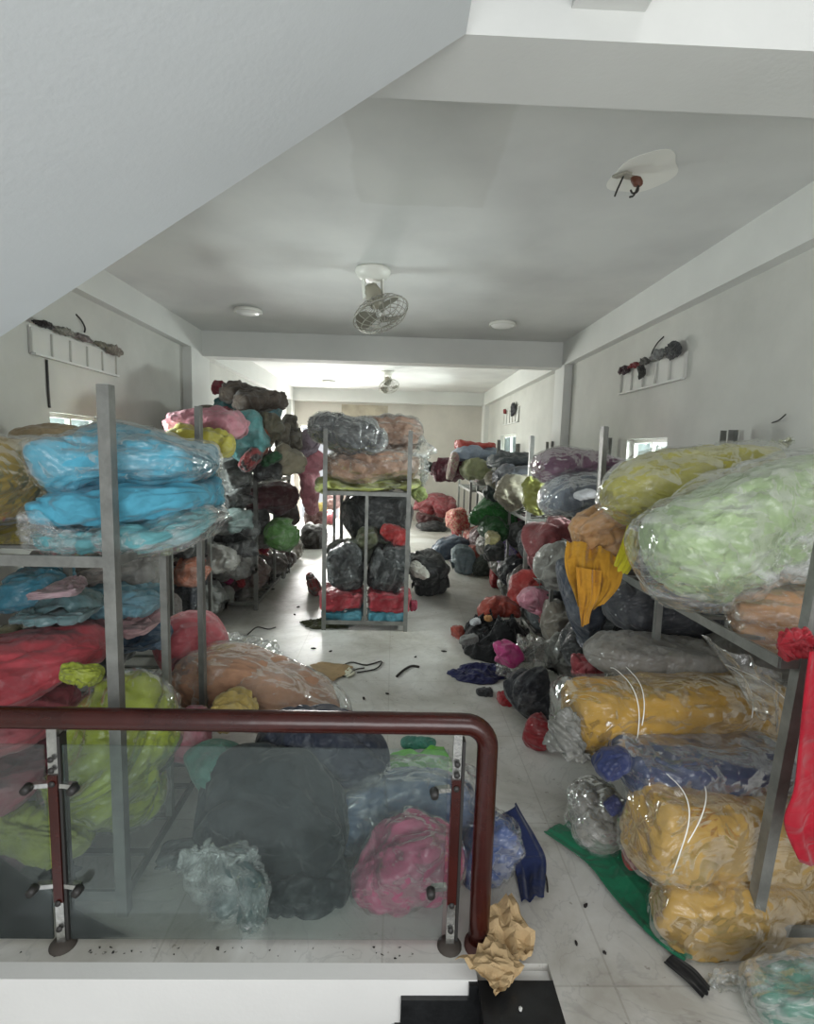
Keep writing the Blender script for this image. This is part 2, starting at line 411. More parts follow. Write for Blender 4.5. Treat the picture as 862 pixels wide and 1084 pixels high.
    Fc.append(tuple(range(nv))[::-1]); Fc.append(tuple((nu-1)*nv+k for k in range(nv)))
    return P, Fc

LOG = []
def to3(pts):
    out = []
    for p in pts:
        px, py, Y, h, w = p; q = at(px, py, Y); out.append((q.x, q.y, q.z, h*mpp(q), w))
    return out
def bundle(label, cat, col, pts, name='fabric_bundle', wrap=0, gloss=0.35, group=None, mat=None, strings=(), wo=None, world=False, col2=None, scale=7.0, extra=None, mott=.25, **k):
    """pts: (px,py,Y,half height px,half width m). wrap>0: a loose clear bag of that haze round the cloth"""
    _seed[0] += 7; seed = _seed[0]
    lie = k.pop('lie', None)
    if lie is not None:      # rest the underside on the level z = lie
        pts = [(a, b, flo(a, b+d*.92, lie).y+e*.25, d, e) for a, b, c, d, e in pts]
        ym = sorted(q[2] for q in pts)[len(pts)//2]; pts = [(a, b, .35*c+.65*ym, d, e) for a, b, c, d, e in pts]
    far = (not world) and min(p[2] for p in pts) > 3.25
    if far and not wrap:
        g = k.pop('grow', 1.28); pts = [(a, b, c, d*g, e*g) for a, b, c, d, e in pts]
        k.setdefault('crump', .26); k.setdefault('cap', 2.2); k['lump'] = max(.18, k.get('lump', 0)); k['cr'] = max(.12, k.get('cr', 0))
        if name == 'plastic_bag' and len(pts) > 2 and (seed//7) % 2 == 0: k.setdefault('tieA' if pts[0][0] > 431 else 'tieB', .8)
    k.setdefault('crump', .05); k.pop('grow', None)
    W = pts if world else to3(pts)
    big = wrap > 0
    near = min(p[1] for p in W) < 3.6
    kw = dict(seed=seed, nu=(96 if near else 44), nv=(88 if near else 40)); kw.update(k)
    V, Fc = soft_mesh(W, **kw)
    m = mat or m_fabric(col, gloss if not big else 0.0, scale, mott, col2)
    if not big and not strings and not extra:
        o = mesh_obj(name, V, Fc, m); c = np.array(V).mean(0); zb = float(np.array(V)[:, 2].min())
        org = Vector((c[0], c[1], zb)); o.data.transform(Matrix.Translation(-org)); o.location = org
        tag(o, label, cat, group)
    else:
        c = np.array(V).mean(0); zb = float(np.array(V)[:, 2].min())
        o = empty(name, (c[0], c[1], zb), label, cat, group)
        f = mesh_obj('fabric', V, Fc, m, o)
        if big:
            kk = dict(k); kk.update(dict(infl=.009, pleat=max(.06, k.get('pleat', 0)), crump=k.get('crump', 0)+.04)); kk.update(wo or {})
            sd = kk.pop('seed', seed); ha = kk.pop('haze', wrap); sc = kk.pop('pscale', 9.0)
            kw2 = dict(seed=sd, nu=(96 if near else 44), nv=(88 if near else 40)); kw2.update(kk)
            V2, F2 = soft_mesh(W, **kw2); mesh_obj('plastic_wrap', V2, F2, m_plastic(ha, sc), o)
        for st in strings:      # (u0,u1,turns,phase)
            A = np.array(spline(W, 40)); pp = []
            for q in np.linspace(0, 1, 40):
                u = st[0]+(st[1]-st[0])*q; i = min(int(u*39), 38); s = A[i]*(1-(u*39-i))+A[i+1]*(u*39-i)
                t = Vector(A[min(i+1, 39)][:3]-A[max(i-1, 0)][:3]).normalized(); sd_ = t.cross(Vector((0, 0, 1))).normalized(); uu = sd_.cross(t)
                a = st[3]+st[2]*2*PI*q; n_ = k.get('n', 2.5)
                cxx = math.copysign(abs(math.cos(a))**(2/n_), math.cos(a)); czz = math.copysign(abs(math.sin(a))**(2/n_), math.sin(a))
                pp.append(Vector(s[:3])+sd_*(cxx*(s[4]+.026))+uu*(czz*(s[3]+.026)))
            tube('string', pp, .0022, STR, o, 6)
        if extra: extra(o)
    LOG.append((label, W)); return o

def heap(label, cat, col, px, py, rx, ry, hgt, name='crumpled_cloth', z=0.0, rot=0, gloss=0, seed=None, rough=.55, group=None, col2=None, parent=None, nr=30, na=90, scale=9.0, world=None, amp=1.0, mott=.3):
    """cloth dropped in a heap; (px,py) is the middle of its footprint on the surface z"""
    _seed[0] += 5; seed = seed or _seed[0]
    c = Vector(world) if world else flo(px, py, z)
    th = np.linspace(0, 2*PI, na, endpoint=False); rr = np.linspace(0, 1, nr)
    ct, st = np.cos(th), np.sin(th)
    Q = np.stack([ct*1.3+seed, st*1.3, 0*th+seed*.3], 1); edge = 1+rough*(fbm(Q*1.6, seed, 3)-.5)*2*.55
    V = []
    X = (rr[:, None]*ct[None, :]*edge[None, :]*rx).ravel(); Y = (rr[:, None]*st[None, :]*edge[None, :]*ry).ravel()
    ro = (rr[:, None]+0*th[None, :]).ravel()
    sz = (rx+ry)/2
    P = np.stack([X/sz*1.6+seed, Y/sz*1.6, 0*X+seed*.7], 1)
    h = hgt*(1-ro**2.4)*(.72+.9*(fbm(P, seed+1, 2)-.5)) + hgt*amp*(creases(P*1.6, seed+2, 1.6)-.35)*.75*(1-ro**6)
    h = h+hgt*.12*(fbm(P*6, seed+6, 2)-.5)*(1-ro**8)
    h = np.maximum(h, .006)
    cr_, sr_ = math.cos(rot), math.sin(rot)
    top = np.stack([c.x+X*cr_-Y*sr_, c.y+X*sr_+Y*cr_, c.z+.004+h], 1)
    bot = np.stack([c.x+(X*cr_-Y*sr_)*.99, c.y+(X*sr_+Y*cr_)*.99, 0*X+c.z+.003], 1)
    VV = np.vstack([top, bot[-na:]])
    Fc = []
    for i in range(nr-1):
        for k in range(na):
            Fc.append((i*na+k, (i+1)*na+k, (i+1)*na+(k+1) % na, i*na+(k+1) % na))
    b0 = nr*na
    for k in range(na):
        Fc.append(((nr-1)*na+k, b0+k, b0+(k+1) % na, (nr-1)*na+(k+1) % na))
    Fc.append(tuple(b0+k for k in range(na))[::-1])
    o = mesh_obj(name, VV-np.array([c.x, c.y, c.z]), Fc, m_fabric(col, gloss, scale, mott, col2), None); o.location = c
    tag(o, label, cat, group); LOG.append((label, [(c.x, c.y, c.z, hgt, rx)])); return o

def sheet(name, label, cat, path, mat, width_dir=None, nu=40, nv=28, amp=.02, folds=5, thick=.004, seed=3, parent=None, ragged=.03, smooth=True, crump=0.0):
    """cloth strip. path: list of (left point, right point) rows from top to bottom"""
    Lp = spline([list(a) for a, b in path], nu); Rp = spline([list(b) for a, b in path], nu)
    rows = []
    v = np.linspace(0, 1, nv)
    G = Lp[:, None, :]*(1-v)[None, :, None]+Rp[:, None, :]*v[None, :, None]
    du = np.gradient(G, axis=0); dv = np.gradient(G, axis=1); nr_ = np.cross(du, dv); nr_ /= np.linalg.norm(nr_, axis=2)[..., None]+1e-9
    U = np.linspace(0, 1, nu)[:, None]+0*v[None, :]; Vv = v[None, :]+0*U
    Q = np.stack([(Vv*folds).ravel(), (U*1.2).ravel(), 0*U.ravel()+seed], 1)
    d = (fbm(Q, seed, 2)-.5)*2*amp
    if crump:
        Q2 = np.stack([(Vv*7).ravel(), (U*7).ravel(), 0*U.ravel()+seed], 1); d += (creases(Q2*.8, seed+4, 1.2)-.4)*crump
    P = G.reshape(-1, 3)+nr_.reshape(-1, 3)*d[:, None]
    # ragged end
    if ragged:
        E_ = (fbm(np.stack([(Vv*4).ravel(), 0*U.ravel(), 0*U.ravel()+seed*2.], 1), seed+2, 3)-.5)*2*ragged*(U.ravel()**3)
        tdir = (G[-1]-G[-2]); tdir /= np.linalg.norm(tdir, axis=1)[:, None]
        P = P+np.tile(tdir, (nu, 1))*E_[:, None]
    nn = nr_.reshape(-1, 3)*thick
    Pb = P-nn
    n = nu*nv; Fc = []
    for i in range(nu-1):
        for k in range(nv-1):
            a, b, c, e = i*nv+k, i*nv+k+1, (i+1)*nv+k+1, (i+1)*nv+k
            Fc.append((a, b, c, e)); Fc.append((n+e, n+c, n+b, n+a))
    bd = [k for k in range(nv)]+[i*nv+nv-1 for i in range(1, nu)]+[(nu-1)*nv+k for k in range(nv-2, -1, -1)]+[i*nv for i in range(nu-2, 0, -1)]
    for i in range(len(bd)):
        a, b = bd[i], bd[(i+1) % len(bd)]; Fc.append((a, n+a, n+b, b))
    o = mesh_obj(name, np.vstack([P, Pb]), Fc, mat, parent, smooth)
    if label: tag(o, label, cat)
    return o
# ================================================================== ROOM
XL, XR, YB, ZC = -2.68, 2.32, 13.7, 3.31
def wall_x(name, x, out, y0, y1, z0, z1, holes, mat):
    bm = bmesh.new(); holes = sorted(holes); y = y0; xa, xb = sorted((x, x+out))
    for (a, b, c, d) in holes:
        box(bm, xa, xb, y, a, z0, z1)
        if c > z0: box(bm, xa, xb, a, b, z0, c)
        box(bm, xa, xb, a, b, d, z1); y = b
    box(bm, xa, xb, y, y1, z0, z1); return struct(name, bm, mat)
RW = [(4.50, 5.28, 1.45, 1.98), (10.2, 11.7, 1.5, 2.2)]
LW = [(4.22, 4.95, 1.45, 2.03), (9.6, 11.2, 1.2, 2.2)]
wall_x('wall_right', XR, .18, -2.2, YB+.2, -1.6, 6.0, RW, WALL)
wall_x('wall_left', XL, -.18, -2.2, YB+.2, -1.6, 6.0, LW, WALL)
bm = bmesh.new()
DX0, DX1, DZ = -2.45, -1.38, 2.42
box(bm, XL, DX0, YB, YB+.2, 0, ZC); box(bm, DX1, XR, YB, YB+.2, 0, ZC); box(bm, DX0, DX1, YB, YB+.2, DZ, ZC)
struct('wall_back', bm, BACKW)
bm = bmesh.new(); box(bm, XL, XR, 1.93, YB+.2, ZC, ZC+.2); struct('ceiling', bm, CEIL)
bm = bmesh.new(); box(bm, XL, XR, 1.68, YB+.2, -.12, 0); box(bm, .592, XR, -2.2, 1.68, -.12, 0); struct('floor', bm, FLOOR)
bm = bmesh.new(); box(bm, XL, .33, 1.62, 1.68, -1.6, -.0); box(bm, .33, .592, 1.62, 1.68, -1.6, -.03); struct('trim_1', bm, FASC)          # fascia under the floor edge
bm = bmesh.new(); box(bm, .592, .63, -2.2, 1.66, -1.6, -.121); struct('trim_2', bm, FASC)
bm = bmesh.new(); box(bm, XL, XR, 1.64, 1.93, 2.98, 3.75); struct('trim_3', bm, BEAMM)          # near beam
bm = bmesh.new(); box(bm, XL, XR, 7.24, 7.5, 2.98, ZC); struct('trim_4', bm, BEAMM)             # cross beam
bm = bmesh.new(); box(bm, XL, -2.58, 1.93, 7.24, 3.03, ZC); struct('trim_5', bm, BEAMM)
bm = bmesh.new(); box(bm, 2.22, XR, 1.93, 7.24, 3.0, ZC); struct('trim_6', bm, BEAMM)
bm = bmesh.new(); box(bm, XL, -2.56, 7.5, YB, 3.0, ZC); struct('trim_7', bm, BEAMM)
bm = bmesh.new(); box(bm, 2.2, XR, 7.5, YB, 3.0, ZC); struct('trim_8', bm, BEAMM)
bm = bmesh.new(); box(bm, -2.56, 2.2, YB-.25, YB, 3.0, ZC); struct('trim_9', bm, BEAMM)
for i, (a, b, y0, y1) in enumerate([(XL, -2.57, 6.85, 7.5), (2.21, XR, 7.1, 7.5), (XL, -2.57, YB-.4, YB), (2.21, XR, YB-.4, YB)]):
    bm = bmesh.new(); box(bm, a, b, y0, y1, 0, 3.03 if i % 2 == 0 else 3.0); struct('trim_%d' % (10+i), bm, BEAMM)
bm = bmesh.new(); box(bm, -1.38, -.2, YB-.012, YB, .9, 2.95); struct('trim_14', bm, m_plain('unpainted_plaster', (176, 168, 150), .9, 0, .3, 8, .25, 3))
bm = bmesh.new(); box(bm, .47, .68, 1.2, 1.64, 3.06, 3.5); struct('trim_15', bm, BEAMM)
# stair flight overhead: sloping soffit with the steps above it
def sof(x): return 2.10+(x+1.16)*.652
bm = bmesh.new(); prof = [(-2.68, sof(-2.68)), (.17, sof(.17))]
x = .17; top = []
while x > -2.68: top += [(x, sof(x)+.34), (x, sof(x-.27)+.34)]; x -= .27
for k in range(0, len(top), 1): prof.append((max(top[k][0], -2.68), top[k][1]))
fr_ = [bm.verts.new((a, .35, z)) for a, z in prof]; bk = [bm.verts.new((a, 1.62, z)) for a, z in prof]
bm.faces.new(fr_); bm.faces.new(bk[::-1])
for k in range(len(prof)): bm.faces.new((fr_[k], fr_[(k+1) % len(prof)], bk[(k+1) % len(prof)], bk[k]))
struct('stair_flight', bm, SOFF)
# stairs going down: black granite treads with skirting against the fascia
for i in range(5):
    bm = bmesh.new(); x1 = .592-.262*i; x0 = x1-.262-(.02 if i else 0); z = -.165*i
    box(bm, x0, x1+(0.02 if i else 0), .45, 1.62, z-.03, z+(-.001 if i == 0 else 0)); struct('stair_tread', bm, GRANITE)
    bm = bmesh.new(); box(bm, x0-.01+.02, x0+.03, .45, 1.62, z-.165, z-.031); struct('stair_riser', bm, GRANITE)
    if i:
        bm = bmesh.new(); box(bm, x0+.02, x1+.01, 1.603, 1.62, z+.001, z+.105); box(bm, x1-.03, x1+.01, 1.603, 1.62, z+.105, z+.16); struct('stair_skirting', bm, GRANITE)
bm = bmesh.new(); box(bm, XL, .62, .3, 1.62, -1.6, -1.5); struct('stairwell_floor', bm, FASC)
# windows
def window(n, x, out, h):
    a, b, c, d = h; bm = bmesh.new(); t = .035; xa, xb = sorted((x+out*.35, x+out*.65))
    box(bm, xa, xb, a, b, c, c+t); box(bm, xa, xb, a, b, d-t, d); box(bm, xa, xb, a, a+t, c+t, d-t); box(bm, xa, xb, b-t, b, c+t, d-t)
    box(bm, xa, xb, (a+b)/2-.015, (a+b)/2+.015, c+t, d-t)
    o = struct('window_%d' % n, bm, WHITEP)
    bm = bmesh.new(); xm = (xa+xb)/2; box(bm, xm-.002, xm+.002, a+t, b-t, c+t, d-t); bm_obj('pane', bm, GLASS, o)
window(1, XR, .18, RW[0]); window(2, XR, .18, RW[1]); window(3, XL, -.18, LW[0]); window(4, XL, -.18, LW[1])
bm = bmesh.new(); box(bm, DX0, DX0+.05, YB+.05, YB+.13, 0, DZ); box(bm, DX1-.05, DX1, YB+.05, YB+.13, 0, DZ); box(bm, DX0+.05, DX1-.05, YB+.05, YB+.13, DZ-.05, DZ)
struct('door_1', bm, WHITEP)

# high vent panels on the walls, with five cells
m_vent = m_wall('vent_paint', (206, 206, 201), .08)
def vent(x, sgn, y0, y1, z0, z1, label, slope=.03):
    o = empty('vent_panel', (x-sgn*.03, (y0+y1)/2, z0), label, 'vent panel')
    bm = bmesh.new(); box(bm, x-sgn*.012, x-sgn*.001, y0, y1, z0, z1); bm_obj('backing_panel', bm, m_vent, o)
    bm = bmesh.new(); box(bm, x-sgn*.05, x-sgn*.013, y0, y1, z0-.012, z0+.004); bm_obj('ledge', bm, BEAMM, o)
    for k in range(6):
        yy = y0+(y1-y0)*k/5; bm = bmesh.new(); box(bm, x-sgn*.03, x-sgn*.013, yy-.005, yy+.005, z0+.005, z1-.02); bm_obj('divider', bm, WALL, o)
    return o
vent(XR, 1, 4.28, 5.48, 2.45, 2.66, 'white five-cell vent panel high on the right wall of the front room')
vent(XL, -1, 4.02, 5.2, 2.44, 2.64, 'white five-cell vent panel high on the left wall under the stair soffit')
vent(XR, 1, 10.0, 11.3, 2.42, 2.72, 'small far vent panel high on the right wall of the back room')
def scrap(y, x, z, ly, lz, col, label, cat='cloth scrap', sg=1):
    Vv, Fc = soft_mesh([(x-sg*.05, y-ly, z, lz*.6, .035), (x-sg*.055, y, z+.01, lz, .045), (x-sg*.05, y+ly, z+.0, lz*.6, .035)], seed=int(y*10), nu=26, nv=20, lump=.25, cr=.25, cap=1.4)
    o = mesh_obj('cloth_scrap', Vv, Fc, m_fabric(col, 0, 20)); c = Vector((x-sg*.05, y, z)); o.data.transform(Matrix.Translation(-c)); o.location = c
    tag(o, label, cat)
scrap(5.36, XR, 2.66, .11, .055, (70, 50, 55), 'dark maroon wad of cloth at the far end of the right wall vent panel')
scrap(5.13, XR, 2.67, .13, .035, (140, 50, 55), 'dull red twisted scrap along the top of the right wall vent panel')
scrap(4.92, XR, 2.67, .1, .045, (96, 94, 88), 'olive grey scrap in the middle of the right wall vent panel')
scrap(4.96, XR, 2.57, .04, .075, (70, 70, 66), 'dark dangling scrap hanging in front of the right wall vent panel')
scrap(4.68, XR, 2.69, .15, .06, (138, 140, 138), 'light grey scrap on the right wall vent panel')
scrap(4.43, XR, 2.68, .14, .085, (74, 76, 76), 'thick dark grey wad at the near end of the right wall vent panel')
scrap(4.12, XL, 2.66, .13, .035, (40, 34, 34), 'black scrap at the near end of the left wall vent panel', sg=-1)
scrap(4.37, XL, 2.66, .14, .04, (150, 148, 138), 'pale grey scrap second along the left wall vent panel', sg=-1)
scrap(4.63, XL, 2.66, .13, .045, (136, 126, 122), 'taupe scrap in the middle of the left wall vent panel', sg=-1)
scrap(4.86, XL, 2.66, .11, .035, (128, 124, 108), 'small olive scrap fourth along the left wall vent panel', sg=-1)
scrap(5.12, XL, 2.65, .16, .07, (140, 132, 120), 'large tan scrap at the far end of the left wall vent panel', sg=-1)
scrap(11.1, XR, 2.68, .1, .07, (150, 50, 50), 'red scrap on the small far vent panel')
scrap(10.35, XR, 2.66, .2, .17, (60, 60, 64), 'dark wad on the small far vent panel')
def wire(label, pts, r=.006, m=DARKM, name='loose_wire', cat='wire'):
    o = tube(name, spline([tuple(p) for p in pts], 18).tolist(), r, m, None, 6); tag(o, label, cat); return o
wire('short bent wire poking out of the right wall above the vent panel', [(XR, 4.70, 2.86), (XR-.02, 4.76, 2.82), (XR-.02, 4.84, 2.77), (XR-.02, 4.87, 2.73)])
wire('short bent wire poking out of the left wall above the vent panel', [(XL, 4.62, 2.86), (XL+.02, 4.66, 2.82), (XL+.02, 4.71, 2.77), (XL+.02, 4.70, 2.73)], .007)
wire('dark cable running down the left wall below the vent panel', [(XL+.01, 4.2, 2.42), (XL+.012, 4.2, 2.2), (XL+.01, 4.21, 2.06)], .009, name='wall_cable', cat='cable')
wire('thin hooked wire on the right wall above the near rack post', [(XR, 3.25, 2.04), (XR-.03, 3.15, 2.05), (XR-.03, 3.1, 2.08)], .004)

# ceiling fittings
def fan(c, label, s=1.0, full=True, aim=(-.35, -.75, -.6)):
    c = Vector(c); o = empty('orbit_fan', c, label, 'ceiling fan')
    lathe('ceiling_mount', [(0, 0), (.13*s, -.001), (.135*s, -.02*s), (.11*s, -.06*s), (.07*s, -.08*s), (0, -.08*s)], c, WHITEP, o)
    p = c+Vector((0, 0, -.08*s)); q = c+Vector((.02, -.03, -.22))*s
    for a_, b_ in ((-.07, -.075), (.07, .06)):
        bm = bmesh.new(); bar(bm, p+Vector((a_*s, 0, .01)), q+Vector((b_*s, 0, 0)), .012*s, .05*s); bm_obj('bracket', bm, WHITEP, o)
    ax = Vector(aim).normalized(); zq = ax.to_track_quat('Z', 'Y').to_matrix()
    lathe('motor', [(0, -.1*s), (.05*s, -.1*s), (.065*s, -.05*s), (.06*s, .03*s), (.03*s, .07*s), (0, .07*s)], q+Vector((0, 0, -.0)), m_plain('fan_motor', (150, 146, 130), .5), o, 24, zq)
    cc = q+ax*.13*s; Rr = .215*s
    cage = empty('cage', cc, None, None); cage.parent = o; cage.matrix_parent_inverse = Matrix.Translation(-o.location)
    V = []; Fc = []
    def add(pts, r, closed=True):
        a, b = tube_mesh([cc+zq @ Vector(x) for x in pts], r*s, 5, closed); k = len(V); V.extend(a); Fc.extend([tuple(i+k for i in f) for f in b])
    for rr_, zz in ((1, 0), (.8, .055), (.55, .075), (.25, .082), (.8, -.055), (.55, -.075), (.25, -.08)):
        add([(Rr*rr_*math.cos(t*PI/20), Rr*rr_*math.sin(t*PI/20), zz*s) for t in range(40)], .0028 if rr_ < 1 else .006)
    for t in range(20):
        a = t*PI/10; add([(Rr*k*math.cos(a), Rr*k*math.sin(a), z*s) for k, z in ((.2, .084), (.55, .077), (.8, .058), (.97, .02), (.97, -.02), (.8, -.058), (.55, -.077), (.2, -.082))], .0028, False)
    ob = mesh_obj('cage', V, Fc, WIRE, o)
    bpy.data.objects.remove(cage)
    for t in range(3):
        a0 = t*2*PI/3; V = []; Fc = []
        for i in range(8):
            for j in range(5):
                rr_ = (.16+.74*i/7)*Rr; w_ = (j/4-.5)*(.5+.75*math.sin(i/7*PI*.8))
                V.append(cc+zq @ Vector((rr_*math.cos(a0+w_), rr_*math.sin(a0+w_), (j/4-.5)*.05*s)))
        for i in range(7):
            for j in range(4): Fc.append((i*5+j, i*5+j+1, i*5+j+6, i*5+j+5))
        mesh_obj('blade', V, Fc, m_plain('fan_blade', (112, 110, 98), .4), o)
    return o
fan((-.22, 4.64, ZC), 'white caged orbit fan hanging from the front room ceiling', 1.12, aim=(.36, -.22, -.9))
fan((-.18, 10.3, ZC), 'tiny far ceiling fan hanging in the back room', .9, aim=(.2, -.5, -.8))
for (x, y, lb, s) in ((-1.66, 6.1, 'round white ceiling light on the left, near the cross beam', 1), (1.21, 6.3, 'round white ceiling light on the right, near the cross beam', 1), (-1.5, 12.0, 'round ceiling light in the far back room', 1)):
    o = empty('ceiling_light', (x, y, ZC-.05), lb, 'ceiling light')
    lathe('light_rim', [(0, 0), (.15*s, -.001), (.155*s, -.03), (.14*s, -.036), (.14*s, -.02), (0, -.02)], (x, y, ZC), WHITEP, o)
    lathe('diffuser', [(.138*s, -.022), (.12*s, -.043), (.06*s, -.05), (0, -.052)], (x, y, ZC), LIT, o)
# removed fan: plaster patch, broken base, dangling wires
hx, hy = 1.22, 2.97
Vp = []; na = 40
for k in range(na):
    a = 2*PI*k/na; r_ = .17*(1+.07*math.sin(3*a+.6)+.05*math.sin(5*a+2)); Vp.append((hx+.07+r_*math.cos(a)*.95, hy+.01+r_*math.sin(a)*1.25, ZC-.003))
bmv = [tuple(v) for v in Vp]+[(v[0], v[1], ZC) for v in Vp]
o = mesh_obj('plaster_patch', bmv, [tuple(range(na))]+[(k, (k+1) % na, na+(k+1) % na, na+k) for k in range(na)], GLUE, None, False)
tag(o, 'pale irregular plaster patch on the ceiling where a fan was removed', 'plaster patch')
o = empty('broken_fan_mount', (hx, hy, ZC-.12), 'broken fan mount with dangling wires on the plaster patch of the ceiling', 'fan mount')
bm = bmesh.new(); bar(bm, (hx-.07, hy+.05, ZC-.004), (hx-.03, hy-.05, ZC-.03), .035, .012); bm_obj('mount_arm', bm, m_plain('old_arm', (150, 146, 134), .6), o)
bm = bmesh.new(); bar(bm, (hx-.05, hy, ZC-.02), (hx+.05, hy+.01, ZC-.03), .03, .012); bm_obj('mount_plate', bm, m_plain('old_bracket', (150, 146, 134), .6), o)
V, Fc = soft_mesh([(hx, hy, ZC-.03, .02, .02), (hx+.03, hy-.02, ZC-.06, .028, .028), (hx+.035, hy-.03, ZC-.09, .015, .015)], seed=5, nu=20, nv=16, cap=1.5); mesh_obj('wire_joint', V, Fc, m_plain('brown_tape', (92, 52, 36), .5), o)
for pts in ([(hx+.03, hy-.03, ZC-.08), (hx+.02, hy-.05, ZC-.12), (hx-.01, hy-.06, ZC-.135), (hx-.03, hy-.08, ZC-.13)], [(hx+.03, hy-.03, ZC-.08), (hx+.01, hy-.03, ZC-.13), (hx-.02, hy-.05, ZC-.15)],
            [(hx-.04, hy, ZC-.02), (hx-.07, hy-.03, ZC-.08), (hx-.09, hy-.05, ZC-.12), (hx-.1, hy-.05, ZC-.15)]):
    tube('hanging_wire', spline(pts, 14).tolist(), .005, DARKM, o, 6)

# ------------------------------------------------------------------ railing
YR = 1.745; ZR = .862; XE = .352
g = empty('stair_railing', (-.6, YR, 0), 'dark red wooden handrail with dusty glass panels at the stair edge', 'railing')
pts = [(XL+.01, YR, ZR)]+[(x, YR, ZR) for x in np.linspace(-2.4, XE-.1, 14)]
for k in range(1, 9): a = k/8*PI/2; pts.append((XE-.085+.085*math.sin(a), YR, ZR-.085+.085*math.cos(a)))
pts += [(XE, YR, z) for z in (.7, .5, .3, .1, 0.0)]
hr = tube('handrail', pts, .037, WOOD, g, 20)
xs = [at(62, 900, YR).x, at(480, 900, YR).x]
for k, x in enumerate(xs):
    t = .03
    bm = bmesh.new()
    bar(bm, (x, YR, .02), (x, YR, .20), .03, .022, Vector((0, 1, 0))); sf = bm_obj('steel_foot', bm, CHROME, g)
    bm = bmesh.new(); bar(bm, (x, YR, .60), (x, YR, ZR-.03), .034 if k == 0 else .03, .016, Vector((0, 1, 0)))
    st = bm_obj('steel_head', bm, CHROME, g)
    bm = bmesh.new(); bar(bm, (x, YR, .18), (x, YR, .66), .032, .03, Vector((0, 1, 0))); bm_obj('wood_insert', bm, WOOD, g)
    bm = bmesh.new(); box(bm, x+.018, x+.028, YR-.01, YR+.03, .03, .8); bm_obj('side_plate', bm, DARKM, g)
    for z in (.72, .68, .63, .18, .08):
        lathe('screw', [(0, .006), (.008, .006), (.011, 0)], (x, YR-.018, z), DARKM, sf if z < .3 else st, 12, Matrix.Rotation(PI/2, 3, 'X'))
    for z in (.24, .62):
        for s_ in ((-1, 1) if k == 0 else (-1,)):
            bm = bmesh.new(); bar(bm, (x+s_*.02, YR, z), (x+s_*.075, YR-.008, z), .022, .016); gc = bm_obj('glass_clamp', bm, CHROME, g)
            lathe('clamp_knob', [(0, .03), (.014, .03), (.017, 0), (0.0, -.002)], (x+s_*.078, YR-.016, z), DARKM, gc, 14, Matrix.Rotation(PI/2, 3, 'X'))
    lathe('foot_flange', [(0, .022), (.03, .022), (.045, .006), (.045, .0)], (x, YR, 0.0), m_plain('corroded_base', (60, 54, 48), .8), g, 20)
lathe('foot_flange', [(.038, .03), (.05, .02), (.052, .0)], (XE, YR, 0.0), m_plain('corroded_base2', (70, 40, 34), .7), g, 20)
for a, b in ((XL+.02, xs[0]-.032), (xs[0]+.032, xs[1]-.03)):
    bm = bmesh.new(); box(bm, a, b, YR-.004, YR+.004, .028, .765); bm_obj('glass_panel', bm, GLASS, g)
for (x0, x1) in ((-1.6, .3),):
    for k in range(46):
        rx = random.uniform(x0, x1); ry = random.uniform(1.695, YR-.01); s = random.uniform(.003, .009)
        Vd = [(rx+random.uniform(-1, 1)*s, ry+random.uniform(-1, 1)*s*.8, .002+random.random()*s*.7) for _ in range(6)]
        o = mesh_obj('debris_crumb', Vd, [(0, 1, 2), (2, 3, 4), (4, 5, 0), (0, 2, 4), (1, 3, 5)], DIRT); tag(o, 'small dark crumb of dirt on the floor edge under the glass', 'debris', 'crumbs along the railing')

# ------------------------------------------------------------------ racks
def rack(label, x0, x1, y0, y1, zs, h=2.0, mids=True, tilt=None, zb=.10, group=None):
    o = empty('steel_rack', ((x0+x1)/2, (y0+y1)/2, 0), label, 'rack', group); t = .042
    for i, (x, y, sx, sy) in enumerate(((x0, y0, 1, 1), (x1, y0, -1, 1), (x0, y1, 1, -1), (x1, y1, -1, -1))):
        bm = bmesh.new(); dx = tilt if (tilt and i == (0)) else 0
        # angle section: two thin legs
        for (a, b, c, d) in ((0, t, 0, .005), (0, .005, .005, t)):
            xa, xb = sorted((x+sx*a, x+sx*b)); ya, yb = sorted((y+sy*c, y+sy*d))
            vs = box(bm, xa, xb, ya, yb, 0, h)
            for v in vs:
                if v.co.z > h/2: v.co.x += dx
        bm_obj('post', bm, STEEL, o)
    for nm, z in (('shelf_frame', zs), ('bottom_frame', zb)):
        bm = bmesh.new()
        for a, b in (((x0, y0), (x1, y0)), ((x0, y1), (x1, y1)), ((x0, y0), (x0, y1)), ((x1, y0), (x1, y1))):
            k = .012; aa = Vector((min(max(a[0], x0+k), x1-k), min(max(a[1], y0+k), y1-k), z-.02)); bb = Vector((min(max(b[0], x0+k), x1-k), min(max(b[1], y0+k), y1-k), z-.02))
            bar(bm, aa, bb, .012, .04)
        bm_obj(nm, bm, STEEL, o)
        nsl = max(3, int((y1-y0)/.22))
        bm = bmesh.new()
        for k in range(1, nsl): yy = y0+(y1-y0)*k/nsl; bar(bm, (x0+.02, yy, z-.012), (x1-.02, yy, z-.012), .03, .012)
        bm_obj('shelf_slats', bm, STEEL, o)
    if mids:
        for (x, y) in (((x0+x1)/2, y0+.02), ((x0+x1)/2, y1-.02), (x1-.02, (y0+y1)/2), (x0+.02, (y0+y1)/2)):
            bm = bmesh.new(); bar(bm, (x, y, zb), (x, y, zs-.04), .03, .03, Vector((0, 1, 0))); bm_obj('middle_strut', bm, STEEL, o)
    return o
rack('nearest left steel rack carrying the sky blue bag on its shelf', -2.38, -.98, 1.86, 2.75, 1.40)
rack('left steel rack against the wall behind the nearest one', -2.6, -1.75, 3.3, 5.1, 1.40)
rack('far left steel rack buried under grey and brown rolls', -2.6, -1.48, 5.75, 7.6, 1.40)
